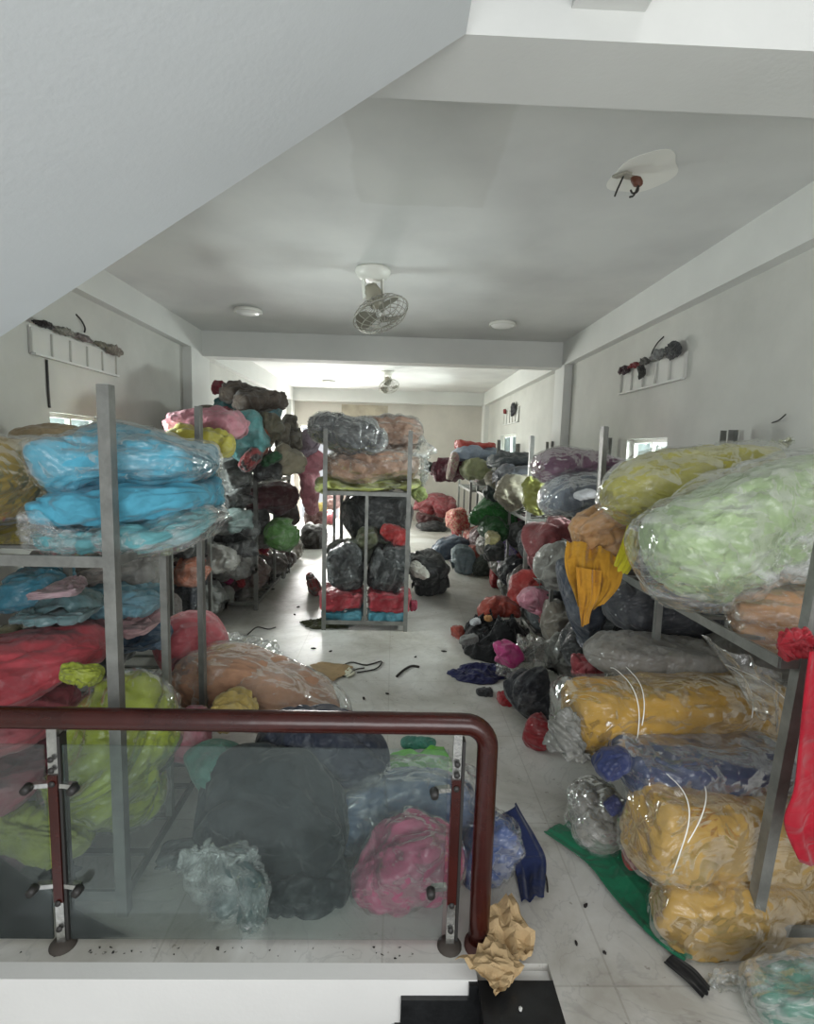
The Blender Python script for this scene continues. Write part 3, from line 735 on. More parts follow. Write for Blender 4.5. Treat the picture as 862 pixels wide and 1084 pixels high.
rack('narrow freestanding steel rack in the middle of the aisle', -.69, .17, 5.15, 6.85, 1.40)
rack('nearest right steel rack with a leaning front post and gold rolls', 1.34, 2.22, 1.72, 3.45, 1.13, tilt=.14)
rack('second right steel rack holding the purple roll', 1.38, 2.22, 3.53, 5.45, 1.13)
rack('third right steel rack with grey blue bags on its shelf', 1.42, 2.22, 5.56, 7.4, 1.13)
rack('fourth right steel rack with the light blue and lime bags', 1.5, 2.25, 7.75, 9.55, 1.13)
rack('fifth right steel rack at the far end of the back room', 1.4, 2.25, 9.7, 11.5, 1.13)

# ================================================================== BUNDLES
B = bundle
FB = 'fabric bundle'; PB = 'plastic bag'; RL = 'fabric roll'; CL = 'cloth'
# ---- nearest left rack, on the shelf
B('mustard yellow bag of cloth at the left end of the nearest left shelf', FB, (186, 160, 86), [(-90, 500, 2.3, 52, .32), (-20, 502, 2.3, 52, .34), (46, 506, 2.3, 50, .32)], wrap=.06, fold=1, tieA=0, cr=.09)
B('thin yellow bundle squashed under the mustard yellow bag', FB, (176, 160, 60), [(-90, 572, 2.2, 12, .28), (12, 570, 2.2, 13, .28)], gloss=.4)
B('tan cloth lump lying behind the mustard yellow bag', FB, (160, 142, 108), [(20, 464, 2.72, 12, .14), (84, 462, 2.72, 14, .14)], gloss=.3)
def lobe(o):
    V, Fc = soft_mesh(to3([(60, 536, 2.24, 26, .33), (140, 531, 2.26, 26, .33), (228, 522, 2.26, 23, .30)]), seed=91, nu=90, nv=80, cap=4.5, n=2.8, lump=.08, cr=.07)
    mesh_obj('folded_layer', V, Fc, m_fabric((92, 178, 205)), o)
B('big sky blue folded bundle in a clear bag on the nearest left shelf', FB, (92, 178, 205), [(58, 496, 2.24, 36, .30), (110, 486, 2.26, 37, .33), (170, 487, 2.26, 32, .33), (228, 492, 2.28, 26, .28)], wrap=.11, extra=lobe, cr=.08, lump=.1, n=2.6, cap=4)
B('flat pale teal bundle in clear plastic under the sky blue bundle', FB, (112, 176, 182), [(40, 562, 2.16, 17, .24), (100, 565, 2.2, 22, .30), (160, 562, 2.24, 22, .32), (230, 546, 2.28, 17, .28)], wrap=.2, cr=.12, wo=dict(lump=.16, ext=.04))
V, Fc = soft_mesh(to3([(20, 560, 2.0, 16, .10), (50, 556, 2.0, 22, .12), (84, 572, 1.98, 17, .10)]), seed=15, lump=.3, cr=.3, cap=1.6)
tag(mesh_obj('empty_plastic_bag', V, Fc, m_plastic(.3, 14)), 'crumpled empty clear bag beside the pale teal bundle on the nearest left shelf', 'plastic bag')
B('smooth grey bag rising behind the sky blue bundle', FB, (128, 126, 118), [(84, 462, 3.7, 13, .22), (128, 464, 3.7, 14, .22), (180, 472, 3.7, 12, .22)], gloss=.2, grow=1.0, crump=.05, lump=.06)
# ---- second left rack
B('pink bag on the second left rack shelf beside the teal pillow', FB, (205, 136, 148), [(178, 454, 4.90, 14, .25), (226, 450, 4.90, 16, .25), (262, 452, 4.90, 14, .22)], gloss=.45)
B('bright yellow bag under the pink bag on the second left rack', FB, (190, 180, 66), [(178, 466, 4.68, 12, .22), (212, 466, 4.68, 13, .24), (250, 470, 4.73, 15, .2)], gloss=.5)
B('teal pillow shaped bag standing at the end of the second left shelf', PB, (104, 168, 168), [(256, 490, 5.25, 13, .12), (262, 462, 5.25, 20, .12), (270, 434, 5.25, 12, .06)], gloss=.5, cap=2)
B('orange bag beside the teal pillow shaped bag', PB, (176, 92, 62), [(268, 468, 5.40, 18, .16), (284, 474, 5.40, 13, .16)], gloss=.5)
# ---- far left pile, top rolls
tc = [((236, 412), (284, 424), 5.6, 9, (84, 72, 62), 'dark brown roll end at the top left of the far left pile'),
      ((250, 425), (300, 424), 5.35, 10, (80, 68, 58), 'dark brown roll end just below the topmost roll of the far left pile'),
      ((264, 418), (290, 432), 5.9, 10, (158, 156, 146), 'light grey roll sloping across the top of the far left pile')]
for a, b, Y, h, c, lb in tc:
    B(lb, RL, c, [(a[0], a[1], Y, h, .11), (b[0], b[1], Y+.5, h, .11)], name='fabric_roll', gloss=.15, cap=5)
B('small crimson bundle tucked left of the dark brown rolls', FB, (130, 36, 50), [(228, 413, 5.75, 6, .08), (236, 410, 5.85, 6, .08)])
B('teal scrap bundle under the dark brown rolls', FB, (70, 120, 122), [(230, 428, 5.9, 7, .1), (246, 430, 5.8, 8, .1)])
B('sea blue bundle at the right of the light grey roll', FB, (112, 158, 166), [(284, 436, 6.3, 7, .14), (298, 440, 6.3, 8, .14)], gloss=.3)
B('red bundle peeking out above the pink bag', FB, (150, 40, 60), [(234, 436, 5.50, 4, .1), (246, 436, 5.50, 4, .1)])
B('olive brown bundle below the light grey roll', FB, (112, 108, 88), [(272, 452, 5.5, 12, .2), (300, 452, 5.6, 12, .2)])
for i, (x, y, h, lb) in enumerate([(283, 463, 9, 'taupe knotted bundle, leftmost of the taupe lumps'), (298, 456, 9, 'taupe knotted bundle at the top of the taupe lumps'), (299, 470, 9, 'taupe knotted bundle in the middle of the taupe lumps'), (311, 466, 10, 'taupe knotted bundle, rightmost of the taupe lumps'), (306, 446, 7, 'grey taupe roll above the taupe lumps')]):
    B(lb, FB, (136-6*i, 130-6*i, 114-5*i), [(x-8, y, 5.75+.08*i, h, .16), (x+9, y+1, 5.8+.08*i, h, .16)], lump=.2, cr=.2)
B('beige fabric bundle on the far left shelf edge', FB, (176, 168, 144), [(288, 488, 5.75, 12, .22), (304, 488, 5.8, 14, .24), (318, 488, 5.9, 11, .2)], cr=.12)
B('dark green bundle left of the beige bundle on the far left shelf', FB, (34, 84, 48), [(284, 480, 5.45, 10, .1), (290, 492, 5.45, 11, .1)])
B('red and black bundle hanging at the front of the far left shelf', FB, (120, 40, 40), [(258, 482, 5.2, 12, .12), (272, 492, 5.2, 10, .12)], col2=(40, 34, 34))
B('black bundle low on the far left shelf', FB, (38, 38, 38), [(268, 500, 5.5, 9, .2), (298, 500, 5.6, 9, .2)])
B('lilac bundle at the right end of the far left pile top', FB, (158, 142, 156), [(316, 464, 7.4, 13, .2), (330, 470, 7.4, 15, .2), (337, 476, 7.4, 11, .16)], gloss=.3, lump=.2)
B('pink cloth bundle hanging down at the corner of the far left rack', FB, (212, 140, 150), [(320, 470, 7.45, 12, .09), (326, 500, 7.45, 17, .12), (328, 530, 7.45, 16, .11), (330, 546, 7.45, 9, .08)], gloss=.25, n=2.2)
# ---- far left, grey plastic column
blk = [((232, 250), (505, 500), 5.4, 22, .25, (70, 72, 68), 'tall grey plastic bag below the bright yellow bag on the left'),
       ((236, 262), (530, 524), 5.4, 14, .22, (52, 52, 50), 'black bag below the tall grey plastic bag on the left'),
       ((216, 240), (556, 548), 5.3, 14, .24, (96, 98, 94), 'crumpled grey plastic bag halfway down the left pile'),
       ((236, 262), (554, 548), 5.3, 9, .2, (130, 152, 148), 'pale greenish clear bag halfway down the left pile'),
       ((188, 222), (580, 572), 5.2, 16, .25, (58, 60, 58), 'black bag behind the right post of the nearest left rack'),
       ((238, 262), (582, 572), 5.4, 13, .22, (44, 44, 44), 'black stuffed bag above the magenta bag'),
       ((262, 296), (570, 566), 6.2, 12, .22, (120, 116, 108), 'grey mesh bag above the salmon bag'),
       ((186, 206), (600, 610), 5.0, 17, .2, (178, 108, 82), 'burnt orange bag behind the near left posts'),
       ((204, 240), (640, 620), 4.2, 20, .26, (146, 150, 142), 'light grey plastic bag left of the magenta bag', 0),
       ((180, 214), (646, 652), 3.8, 14, .22, (120, 122, 114), 'mottled grey bag low on the floor of the left pile', 0),
       ((230, 262), (622, 612), 4.85, 14, .2, (196, 108, 112), 'salmon red plastic bag low in the left pile', 0),
       ((262, 284), (592, 590), 5.5, 16, .22, (180, 100, 88), 'dull salmon bag in the middle of the left pile', 0.2),
       ((276, 296), (612, 598), 5.6, 12, .2, (74, 72, 68), 'dark grey bag on the floor right of the salmon bag', 0),
       ((300, 322), (584, 580), 6.3, 12, .2, (150, 140, 126), 'beige bag on the floor at the end of the left pile', 0),
       ((285, 312), (596, 590), 6.0, 10, .2, (92, 70, 66), 'brownish bag on the floor behind the dark grey bag', 0.05),
       ((250, 274), (636, 626), 4.9, 8, .18, (140, 136, 128), 'pale flat plastic bag on the floor beside the magenta bag', 0)]
for (xa, xb), (ya, yb), Y, h, w_, c, lb, *li in blk:
    B(lb, PB, c, [(xa, ya, Y, h*.9, w_), ((xa+xb)/2, (ya+yb)/2-1, Y+.05, h, w_), (xb, yb, Y+.15, h*.8, w_*.9)], name='plastic_bag', gloss=.75, lump=.2, cr=.2, **({'lie': li[0]} if li else {}))
B('magenta cloth bundle showing through torn plastic in the left pile', FB, (160, 30, 92), [(236, 609, 5.75, 7, .07), (249, 608, 5.75, 8, .07)])
B('narrow red cloth strip hanging beside the magenta bundle', FB, (150, 26, 36), [(252, 602, 5.71, 4, .03), (257, 622, 5.69, 4, .03)])
B('small crimson cloth knot on the salmon bag', FB, (168, 36, 60), [(276, 576, 5.35, 7, .05), (284, 580, 5.35, 7, .05)], lie=0.5)
B('green translucent bag leaning on the far left rack post', PB, (92, 140, 70), [(286, 552, 5.9, 9, .14), (298, 566, 5.9, 15, .16), (312, 576, 6.0, 8, .12)], gloss=.7, lump=.18)
B('maroon roll under the far left shelf', FB, (84, 46, 50), [(256, 530, 6.1, 12, .25), (290, 528, 6.2, 14, .25), (308, 530, 6.4, 12, .22)], gloss=.35)
B('dark taupe bundle under the far left shelf beside the maroon roll', FB, (90, 80, 74), [(290, 546, 6.5, 12, .25), (316, 540, 6.6, 12, .22)], gloss=.2)
B('charcoal bundle under the maroon roll', FB, (58, 56, 54), [(258, 552, 6.0, 10, .2), (286, 552, 6.1, 11, .2)], gloss=.4)
B('dark maroon bundle on the floor near the doorway', FB, (96, 56, 52), [(322, 550, 8.2, 8, .3), (346, 548, 8.2, 9, .3)], lie=0.12)
B('nearly black bundle on the floor near the doorway', FB, (54, 48, 46), [(320, 568, 7.9, 11, .3), (346, 567, 7.9, 13, .3)], gloss=.2, lie=0)
B('pink bundle on the floor just inside the bright doorway', FB, (214, 120, 130), [(338, 548, 11.5, 6, .3), (356, 547, 11.5, 7, .3)], lie=0)
B('yellow bundle on the floor just inside the bright doorway', FB, (216, 190, 96), [(334, 537, 11.9, 6, .25), (346, 537, 11.9, 6, .25)])
B('pale pink bundle stacked in the bright doorway', FB, (226, 180, 178), [(342, 532, 12.3, 5, .3), (362, 530, 12.3, 6, .3)])
# ---- under the nearest left shelf
und = [((22, 78), (622, 612), 2.75, 24, .28, (62, 134, 156), 'deep blue pillow bag under the nearest left shelf'),
       ((44, 92), (624, 620), 2.45, 9, .16, (190, 160, 166), 'pale pink bundle beside the deep blue pillow bag'),
       ((36, 108), (642, 642), 2.5, 14, .26, (104, 140, 144), 'greyish teal bundle under the pale pink bundle'),
       ((88, 128), (612, 600), 3.1, 16, .2, (178, 166, 158), 'cream mottled plastic bag under the nearest left shelf'),
       ((128, 172), (606, 596), 3.3, 22, .2, (140, 138, 132), 'dull silver plastic bag under the pale teal bundle'),
       ((84, 174), (632, 634), 2.9, 20, .3, (112, 160, 176), 'light blue bundle with dark marks under the nearest left shelf'),
       ((30, 100), (664, 664), 2.75, 13, .3, (184, 150, 154), 'dusty pink bundle above the red bundle on the left'),
       ((100, 172), (658, 656), 2.9, 11, .28, (200, 158, 160), 'light pink bag under the light blue bundle'),
       ((116, 182), (680, 672), 3.0, 11, .28, (66, 96, 122), 'navy blue folded bundle under the light pink bag'),
       ((-10, 24), (668, 668), 2.6, 10, .2, (166, 160, 126), 'pale olive bundle at the far left edge under the shelf')]
for (xa, xb), (ya, yb), Y, h, w_, c, lb in und:
    B(lb, FB, c, [(xa, ya, Y, h*.85, w_), ((xa+xb)/2, (ya+yb)/2, Y, h, w_), (xb, yb, Y+.03, h*.85, w_*.9)], gloss=.5, lump=.14, cr=.14)
B('large coral red bundle lying at the left edge on the lower rack', FB, (196, 74, 84), [(-90, 724, 2.25, 40, .3), (20, 706, 2.28, 37, .3), (104, 688, 2.3, 22, .24)], wrap=0, gloss=.3, lump=.08, cr=.05)
B('dusty rose bundle under the coral red bundle', FB, (176, 92, 100), [(-90, 774, 2.2, 34, .32), (0, 762, 2.2, 32, .3), (70, 752, 2.2, 22, .25)], gloss=.4)
B('deep pink bundle at the left edge behind the top of the glass', FB, (160, 76, 92), [(-90, 832, 2.12, 26, .26), (0, 826, 2.12, 26, .26), (56, 812, 2.12, 18, .2)], gloss=.5)
B('mauve bundle at the left edge seen through the glass', FB, (150, 104, 122), [(-100, 888, 2.05, 28, .2), (-20, 888, 2.05, 28, .22), (40, 900, 2.08, 20, .2)], gloss=.5)
B('grey plastic bag on the floor at the left edge behind the glass', PB, (124, 130, 130), [(-60, 940, 2.0, 26, .16), (30, 938, 2.0, 22, .16), (100, 948, 2.02, 14, .12)], gloss=.8, lump=.2, name='plastic_bag')
B('coral pink smooth bag lying behind the lime green bundle', FB, (198, 96, 104), [(168, 706, 3.15, 24, .2), (200, 684, 3.25, 34, .22), (240, 668, 3.35, 22, .2)], gloss=.4, cap=4, lump=.06)
B('small pink plastic bag between the lime bundle and the beige roll', PB, (186, 116, 128), [(200, 806, 2.35, 18, .1), (202, 776, 2.45, 20, .1), (212, 748, 2.55, 16, .07)], gloss=.8, name='plastic_bag')
# lime green
B('big lime green bundle in clear plastic leaning on the near left post', FB, (172, 184, 66), [(96, 880, 2.06, 60, .16), (120, 830, 2.12, 74, .22), (128, 770, 2.2, 66, .24), (130, 716, 2.32, 62, .2)], wrap=.08, n=2.4, cap=2.6, lump=.14, cr=.13, name='fabric_bundle')
B('lime green cloth ear folded out over the coral bundle', CL, (164, 176, 56), [(110, 716, 2.02, 13, .04), (84, 712, 1.98, 14, .05), (62, 716, 1.96, 13, .04)], name='cloth_end', lump=.25, cr=.2)
B('lime green bundle bulging along the floor at the left behind the glass', FB, (172, 180, 84), [(-20, 872, 1.98, 30, .1), (30, 884, 1.97, 32, .12), (96, 892, 1.96, 26, .1)], gloss=.4, lump=.2, cr=.16)
# beige roll etc
B('long beige roll wrapped in clear plastic on the floor behind the rail', RL, (206, 158, 128), [(196, 716, 3.1, 28, .2), (235, 718, 3.0, 36, .25), (290, 734, 2.95, 38, .26), (356, 762, 2.85, 26, .2)], wrap=.2, n=2.2, cap=4, lump=.05, cr=.06, name='fabric_roll', wo=dict(ext=.07, lump=.08))
V, Fc = soft_mesh(to3([(222, 680, 3.5, 12, .14), (262, 684, 3.5, 16, .2), (302, 700, 3.4, 9, .1)]), seed=5, lump=.3, cr=.35, cap=1.4)
tag(mesh_obj('empty_plastic_bag', V, Fc, m_plastic(.22, 12)), 'crumpled clear plastic behind the long beige roll', 'plastic bag')
B('small yellow bag in front of the long beige roll', FB, (204, 176, 96), [(226, 756, 2.55, 16, .12), (246, 752, 2.55, 19, .14), (272, 760, 2.55, 14, .1)], gloss=.6, lump=.18, cr=.16)
B('navy blue bundle touching the handrail from behind', FB, (36, 42, 62), [(270, 800, 2.35, 26, .16), (320, 788, 2.4, 42, .22), (366, 796, 2.4, 34, .2), (412, 812, 2.35, 20, .14)], cr=.08, lump=.12)
B('small raspberry cloth behind the navy blue bundle', CL, (176, 60, 90), [(352, 758, 2.9, 7, .08), (380, 766, 2.85, 8, .08)], name='cloth_bundle')
B('teal green bundle left of the dark bag, seen through the glass', FB, (86, 136, 124), [(204, 828, 2.2, 24, .14), (226, 812, 2.25, 28, .16), (250, 818, 2.25, 24, .14)], gloss=.4)
B('very large charcoal bag behind the glass', PB, (44, 51, 54), [(204, 886, 2.05, 66, .15), (258, 872, 2.12, 82, .22), (318, 880, 2.12, 76, .22), (366, 896, 2.08, 56, .18)], name='plastic_bag', gloss=.08, lump=.2, cr=.14, n=2.3, mott=.4, crump=.2)
B('dark slate bag on the floor under the charcoal bag', PB, (38, 46, 50), [(270, 948, 1.96, 34, .12), (330, 944, 1.98, 38, .14), (372, 940, 2.0, 32, .12)], name='plastic_bag', gloss=.4, lump=.18, cr=.15)
B('clear crumpled bag with a teal lining standing against the glass', PB, (76, 100, 100), [(272, 985, 1.84, 30, .06), (256, 946, 1.88, 46, .08), (232, 905, 1.92, 40, .07)], name='plastic_bag', wrap=.32, lump=.25, cr=.25, cap=2, wo=dict(lump=.3, cr=.3, infl=.025))
V, Fc = soft_mesh(to3([(190, 900, 1.9, 26, .05), (216, 920, 1.88, 44, .06), (262, 905, 1.86, 24, .04)]), seed=25, lump=.3, cr=.4, cap=1.5)
tag(mesh_obj('empty_plastic_bag', V, Fc, m_plastic(.35, 10)), 'stiff crumpled clear plastic left of the teal lined bag behind the glass', 'plastic bag')
B('black cloth corner sticking out under the glass', CL, (26, 32, 42), [(250, 994, 1.79, 5, .03), (290, 996, 1.79, 5, .03)], name='cloth_end')
sheet('cloth', 'bright green cloth spread on the floor under the handrail', 'cloth', [(flo(404, 800, .05), flo(470, 792, .05)), (flo(412, 806, .08), flo(474, 800, .07)), (flo(418, 835, .04), flo(486, 820, .03))], m_fabric((118, 206, 62)), amp=.03, thick=.006)
B('teal cloth under the corner of the bright green cloth', CL, (62, 140, 120), [(424, 786, 3.0, 4, .06), (462, 786, 3.0, 4, .06)], name='cloth_bundle')
B('pink bundle in a clear bag pressed against the glass by the corner post', FB, (216, 100, 140), [(372, 940, 1.98, 34, .12), (412, 932, 1.98, 52, .14), (452, 908, 1.98, 54, .15), (486, 888, 2.0, 30, .12)], wrap=.12, lump=.14, cr=.12, n=2.3, cap=2.4)
B('denim blue bundle inside a wide clear bag behind the pink bundle', FB, (80, 104, 140), [(346, 874, 2.2, 38, .1), (400, 868, 2.3, 52, .15), (450, 862, 2.32, 50, .17), (510, 880, 2.3, 48, .16)], wrap=.25, lump=.1, cr=.1, wo=dict(infl=.05, lump=.12))
B('royal blue bundle right of the corner post', FB, (62, 86, 142), [(500, 900, 2.05, 48, .12), (520, 905, 2.08, 50, .13), (540, 912, 2.1, 40, .11)], wrap=.14, lump=.12, cr=.14, cap=2.4)
sheet('cloth_end', 'dark blue cloth tails fanned out beside the corner post', 'cloth', [(flo(520, 868, .22), flo(548, 850, .25)), (flo(536, 900, .12), flo(566, 885, .12)), (flo(546, 925, .02), flo(578, 912, .02)), (flo(552, 955, .01), flo(576, 950, .01))], m_fabric((26, 38, 76)), amp=.035, folds=3, ragged=.015)
# ---- centre rack
B('grey clear bag of dark cloth lying on top of the centre rack', PB, (96, 98, 100), [(330, 452, 5.15, 10, .1), (348, 454, 5.3, 19, .2), (380, 462, 5.4, 23, .26), (410, 468, 5.45, 18, .22)], wrap=.2, lump=.14, cr=.14, nu=90, nv=80)
B('upper tan bundle in clear plastic on top of the centre rack', FB, (184, 146, 124), [(360, 456, 5.95, 18, .34), (405, 456, 6.0, 20, .38), (448, 458, 6.0, 20, .36)], wrap=.15, nu=80, nv=70, cr=.1, lump=.08, fold=1)
B('lower tan bundle in clear plastic on the centre rack shelf', FB, (188, 148, 124), [(344, 490, 5.75, 18, .48), (390, 494, 5.75, 20, .52), (444, 490, 5.75, 20, .5)], wrap=.15, nu=80, nv=70, cr=.1, lump=.08, n=2.8)
B('thin lime yellow bundle under the lower tan bundle', FB, (170, 176, 92), [(334, 513, 5.7, 7, .5), (390, 514, 5.7, 7, .52), (446, 513, 5.7, 8, .5)], gloss=.5)
V, Fc = soft_mesh(to3([(446, 460, 5.5, 12, .08), (450, 490, 5.5, 16, .06), (447, 520, 5.55, 10, .05)]), seed=8, lump=.35, cr=.4, cap=1.5, nu=50, nv=40)
tag(mesh_obj('empty_plastic_bag', V, Fc, m_plastic(.35, 14)), 'loose clear plastic hanging off the right side of the centre rack', 'plastic bag')
B('lime scrap hanging at the lower right of the centre rack shelf', CL, (150, 164, 96), [(440, 516, 5.4, 8, .04), (448, 530, 5.4, 6, .03)], name='cloth_end')
B('large black bag standing under the centre rack shelf', PB, (66, 68, 68), [(362, 552, 6.3, 26, .36), (395, 545, 6.3, 30, .4), (436, 550, 6.3, 28, .36)], name='plastic_bag', gloss=.7, fold=2, lump=.1, cr=.14)
B('olive green cloth on the black bag of the centre rack', CL, (88, 92, 62), [(378, 572, 5.6, 8, .16), (402, 568, 5.6, 10, .2)], name='cloth_bundle')
B('red cloth on the centre rack between the black bags', CL, (172, 38, 38), [(402, 562, 5.55, 6, .12), (418, 565, 5.55, 9, .14), (432, 573, 5.55, 8, .1)], name='cloth_bundle', lump=.25)
B('left dark grey pleated bag on the centre rack', PB, (66, 70, 70), [(346, 602, 5.42, 17, .2), (366, 600, 5.42, 23, .22), (389, 596, 5.42, 20, .18)], name='plastic_bag', gloss=.7, pleat=.22, cr=.14, n=3, cap=5, crump=.1)
B('right dark grey pleated bag on the centre rack', PB, (56, 60, 60), [(391, 596, 5.44, 20, .18), (412, 602, 5.44, 24, .22), (431, 608, 5.44, 18, .2)], name='plastic_bag', gloss=.7, pleat=.22, cr=.14, n=3, cap=5, crump=.1)
B('pale greenish cloth spread behind the pleated bags', FB, (130, 136, 120), [(346, 586, 5.9, 14, .2), (400, 582, 5.95, 14, .2), (434, 586, 5.95, 12, .2)], gloss=.3)
B('rose red folded bundle on the left of the centre rack bottom', FB, (178, 54, 66), [(338, 631, 5.42, 12, .24), (386, 632, 5.42, 11, .24)], gloss=.45, n=4, cap=6, crump=.03, grow=1.1)
B('rose red folded bundle on the right of the centre rack bottom', FB, (182, 50, 64), [(389, 632, 5.42, 11, .24), (436, 634, 5.42, 11, .24)], gloss=.45, n=4, cap=6, crump=.03, grow=1.1)
B('turquoise folded bundle at the bottom left of the centre rack', FB, (72, 152, 172), [(340, 648, 5.38, 8, .2), (386, 648, 5.38, 8, .2)], gloss=.4, n=4, cap=6, crump=.03, grow=1.1)
B('turquoise folded bundle at the bottom right of the centre rack', FB, (78, 156, 176), [(389, 648, 5.38, 8, .2), (432, 648, 5.38, 8, .2)], gloss=.4, n=4, cap=6, crump=.03, grow=1.1)
B('crimson cloth tip poking out right of the centre rack', CL, (156, 34, 64), [(434, 641, 5.3, 6, .06), (442, 641, 5.3, 4, .04)], name='cloth_end')
B('small grey bag with a red patch left of the centre rack', PB, (120, 104, 100), [(326, 622, 5.7, 10, .14), (338, 616, 5.7, 13, .14)], name='plastic_bag', gloss=.7, col2=(150, 60, 60), lie=0)
B('black upright bag right of the centre rack', PB, (60, 62, 62), [(442, 590, 6.0, 16, .18), (456, 606, 6.0, 16, .2), (466, 616, 6.0, 11, .16)], name='plastic_bag', gloss=.6, lump=.15, lie=.1)
B('black round bag on the floor right of the centre rack', PB, (36, 38, 38), [(436, 618, 5.7, 9, .16), (456, 617, 5.7, 12, .18), (472, 612, 5.75, 12, .15)], name='plastic_bag', gloss=.4, lie=0)
B('white crumpled plastic on the black bags by the centre rack', PB, (206, 204, 192), [(434, 596, 5.6, 6, .06), (446, 606, 5.6, 6, .07), (455, 610, 5.6, 3, .04)], name='plastic_bag', gloss=.3)
heap('dark olive cloth lying on the floor at the foot of the centre rack', CL, (66, 68, 42), 345, 661, .26, .13, .05, rough=1.0)
# ---- far middle and right back
B('far red bundle on the floor by the back wall', FB, (128, 34, 40), [(444, 538, 9.5, 10, .3), (462, 532, 9.6, 10, .3), (472, 544, 9.5, 9, .3)], lump=.2, gloss=.3, lie=.32)
B('far dark red bundle on the floor by the back wall', FB, (84, 32, 36), [(440, 548, 9.2, 6, .3), (470, 550, 9.2, 6, .3)], lie=0.04)
B('thin black bag under the far red bundles', PB, (30, 30, 32), [(440, 557, 9.0, 4, .3), (474, 558, 9.0, 4, .3)], name='plastic_bag', lie=0)
B('maroon bundle poking out left of the floral bundle on the far right shelf', FB, (106, 40, 58), [(456, 496, 8.3, 6, .12), (468, 497, 8.3, 10, .14), (500, 497, 7.9, 9, .16)])
B('dark green scrap at the tip of the maroon bundle', CL, (60, 76, 66), [(448, 491, 8.4, 4, .08), (457, 496, 8.3, 4, .08)], name='cloth_end')
B('coral red bundle on top of the far right stack', FB, (214, 92, 84), [(481, 470, 8.2, 6, .2), (500, 472, 8.2, 4, .22), (525, 472, 8.2, 4, .2)], gloss=.3)
B('pale blue bundle under the coral red bundle of the far right stack', FB, (178, 194, 214), [(478, 484, 8.1, 8, .25), (505, 481, 8.1, 8, .28), (536, 481, 8.1, 7, .25)], gloss=.5)
B('cream floral bundle at the left end of the far right stack', FB, (196, 184, 166), [(474, 492, 7.95, 13, .16), (484, 494, 7.95, 14, .18)], lump=.2, col2=(168, 130, 132), scale=14)
B('pale lime bundle on the shelf of the far right stack', FB, (178, 184, 138), [(486, 497, 7.75, 8, .2), (502, 496, 7.75, 11, .25), (520, 498, 7.75, 9, .22)], gloss=.4)
B('small cream bundle below the pale lime bundle', FB, (178, 170, 148), [(514, 512, 7.3, 8, .12), (526, 504, 7.3, 9, .14)], lump=.25)
B('dark slate flat bundle on the third right rack', FB, (98, 106, 110), [(516, 492, 6.7, 6, .3), (545, 488, 6.7, 7, .3), (572, 487, 6.7, 6, .3)], gloss=.4)
B('grey blue bag on the third right rack below the slate bundle', PB, (138, 144, 154), [(522, 505, 6.3, 11, .28), (548, 506, 6.3, 13, .3), (572, 508, 6.3, 12, .25)], name='plastic_bag', gloss=.5)
B('dark green bag hanging below the small cream bundle', PB, (58, 70, 66), [(516, 530, 6.9, 10, .14), (526, 520, 6.9, 12, .14)], name='plastic_bag', gloss=.4)
B('cream cloth bundle hanging over the third right shelf', FB, (178, 172, 150), [(524, 522, 5.9, 9, .12), (542, 520, 5.95, 16, .18), (558, 526, 6.0, 18, .18)], lump=.2, cr=.14)
B('lime olive cloth hanging between the third and second right racks', CL, (154, 158, 78), [(562, 504, 5.35, 8, .1), (566, 526, 5.3, 12, .1), (572, 546, 5.25, 9, .08)], name='cloth_bundle', lump=.2, cr=.15)
B('purple roll lying on top of the second right rack', RL, (136, 96, 122), [(567, 500, 4.25, 18, .2), (600, 490, 4.3, 17, .22), (640, 492, 4.35, 11, .2), (690, 500, 4.4, 8, .18)], wrap=.1, name='fabric_roll', cap=4, fold=0, nu=90, nv=80)
B('blue grey bag on the second right rack shelf', PB, (130, 138, 152), [(574, 540, 4.1, 14, .16), (598, 524, 4.1, 24, .24), (634, 522, 4.12, 24, .26), (670, 524, 4.15, 22, .24)], wrap=.22, name='plastic_bag', cap=3, nu=90, nv=80)
B('mauve bundle under the second right shelf', FB, (142, 88, 112), [(546, 562, 5.2, 12, .16), (564, 560, 5.2, 14, .18)], gloss=.2, lie=0.7)
B('big dusty red mesh bag under the second right shelf', PB, (134, 62, 64), [(560, 590, 4.4, 22, .2), (584, 580, 4.45, 24, .24), (618, 572, 4.5, 20, .22)], name='plastic_bag', gloss=.2, lump=.1)
B('crimson bundle left of the dusty red mesh bag', FB, (140, 22, 34), [(556, 600, 4.55, 16, .1), (562, 582, 4.6, 18, .1)], lie=0.4)
B('lilac and white floral bundle left of the crimson bundle', FB, (186, 176, 196), [(536, 596, 4.9, 14, .14), (548, 584, 4.9, 18, .16)], col2=(112, 92, 150), scale=16, lie=0.35)
B('grey pillow shaped bag in front of the dusty red mesh bag', PB, (138, 136, 128), [(568, 616, 4.0, 8, .12), (588, 602, 4.0, 20, .18), (608, 594, 4.0, 24, .18)], name='plastic_bag', gloss=.6, cap=2)
B('bright red bundle on the floor below the lilac floral bundle', FB, (166, 28, 36), [(518, 612, 4.9, 10, .14), (538, 612, 4.9, 12, .16)], lie=0)
B('olive grey bag behind the bright red bundle', PB, (106, 106, 98), [(532, 622, 4.75, 14, .16), (556, 614, 4.75, 14, .16)], name='plastic_bag', gloss=.6, lie=0.08)
B('orange red cloth bundle sloping down to the black clothes', FB, (172, 50, 46), [(542, 640, 4.2, 9, .12), (560, 622, 4.25, 14, .16), (574, 616, 4.3, 10, .12)], lie=0.3)
B('green cloth pile under the third right rack shelf', CL, (40, 118, 46), [(498, 550, 6.9, 7, .2), (516, 545, 6.85, 12, .26), (534, 547, 6.85, 13, .26), (550, 552, 6.85, 8, .2)], name='cloth_pile', lump=.25, cr=.2, crump=.5, scale=14)
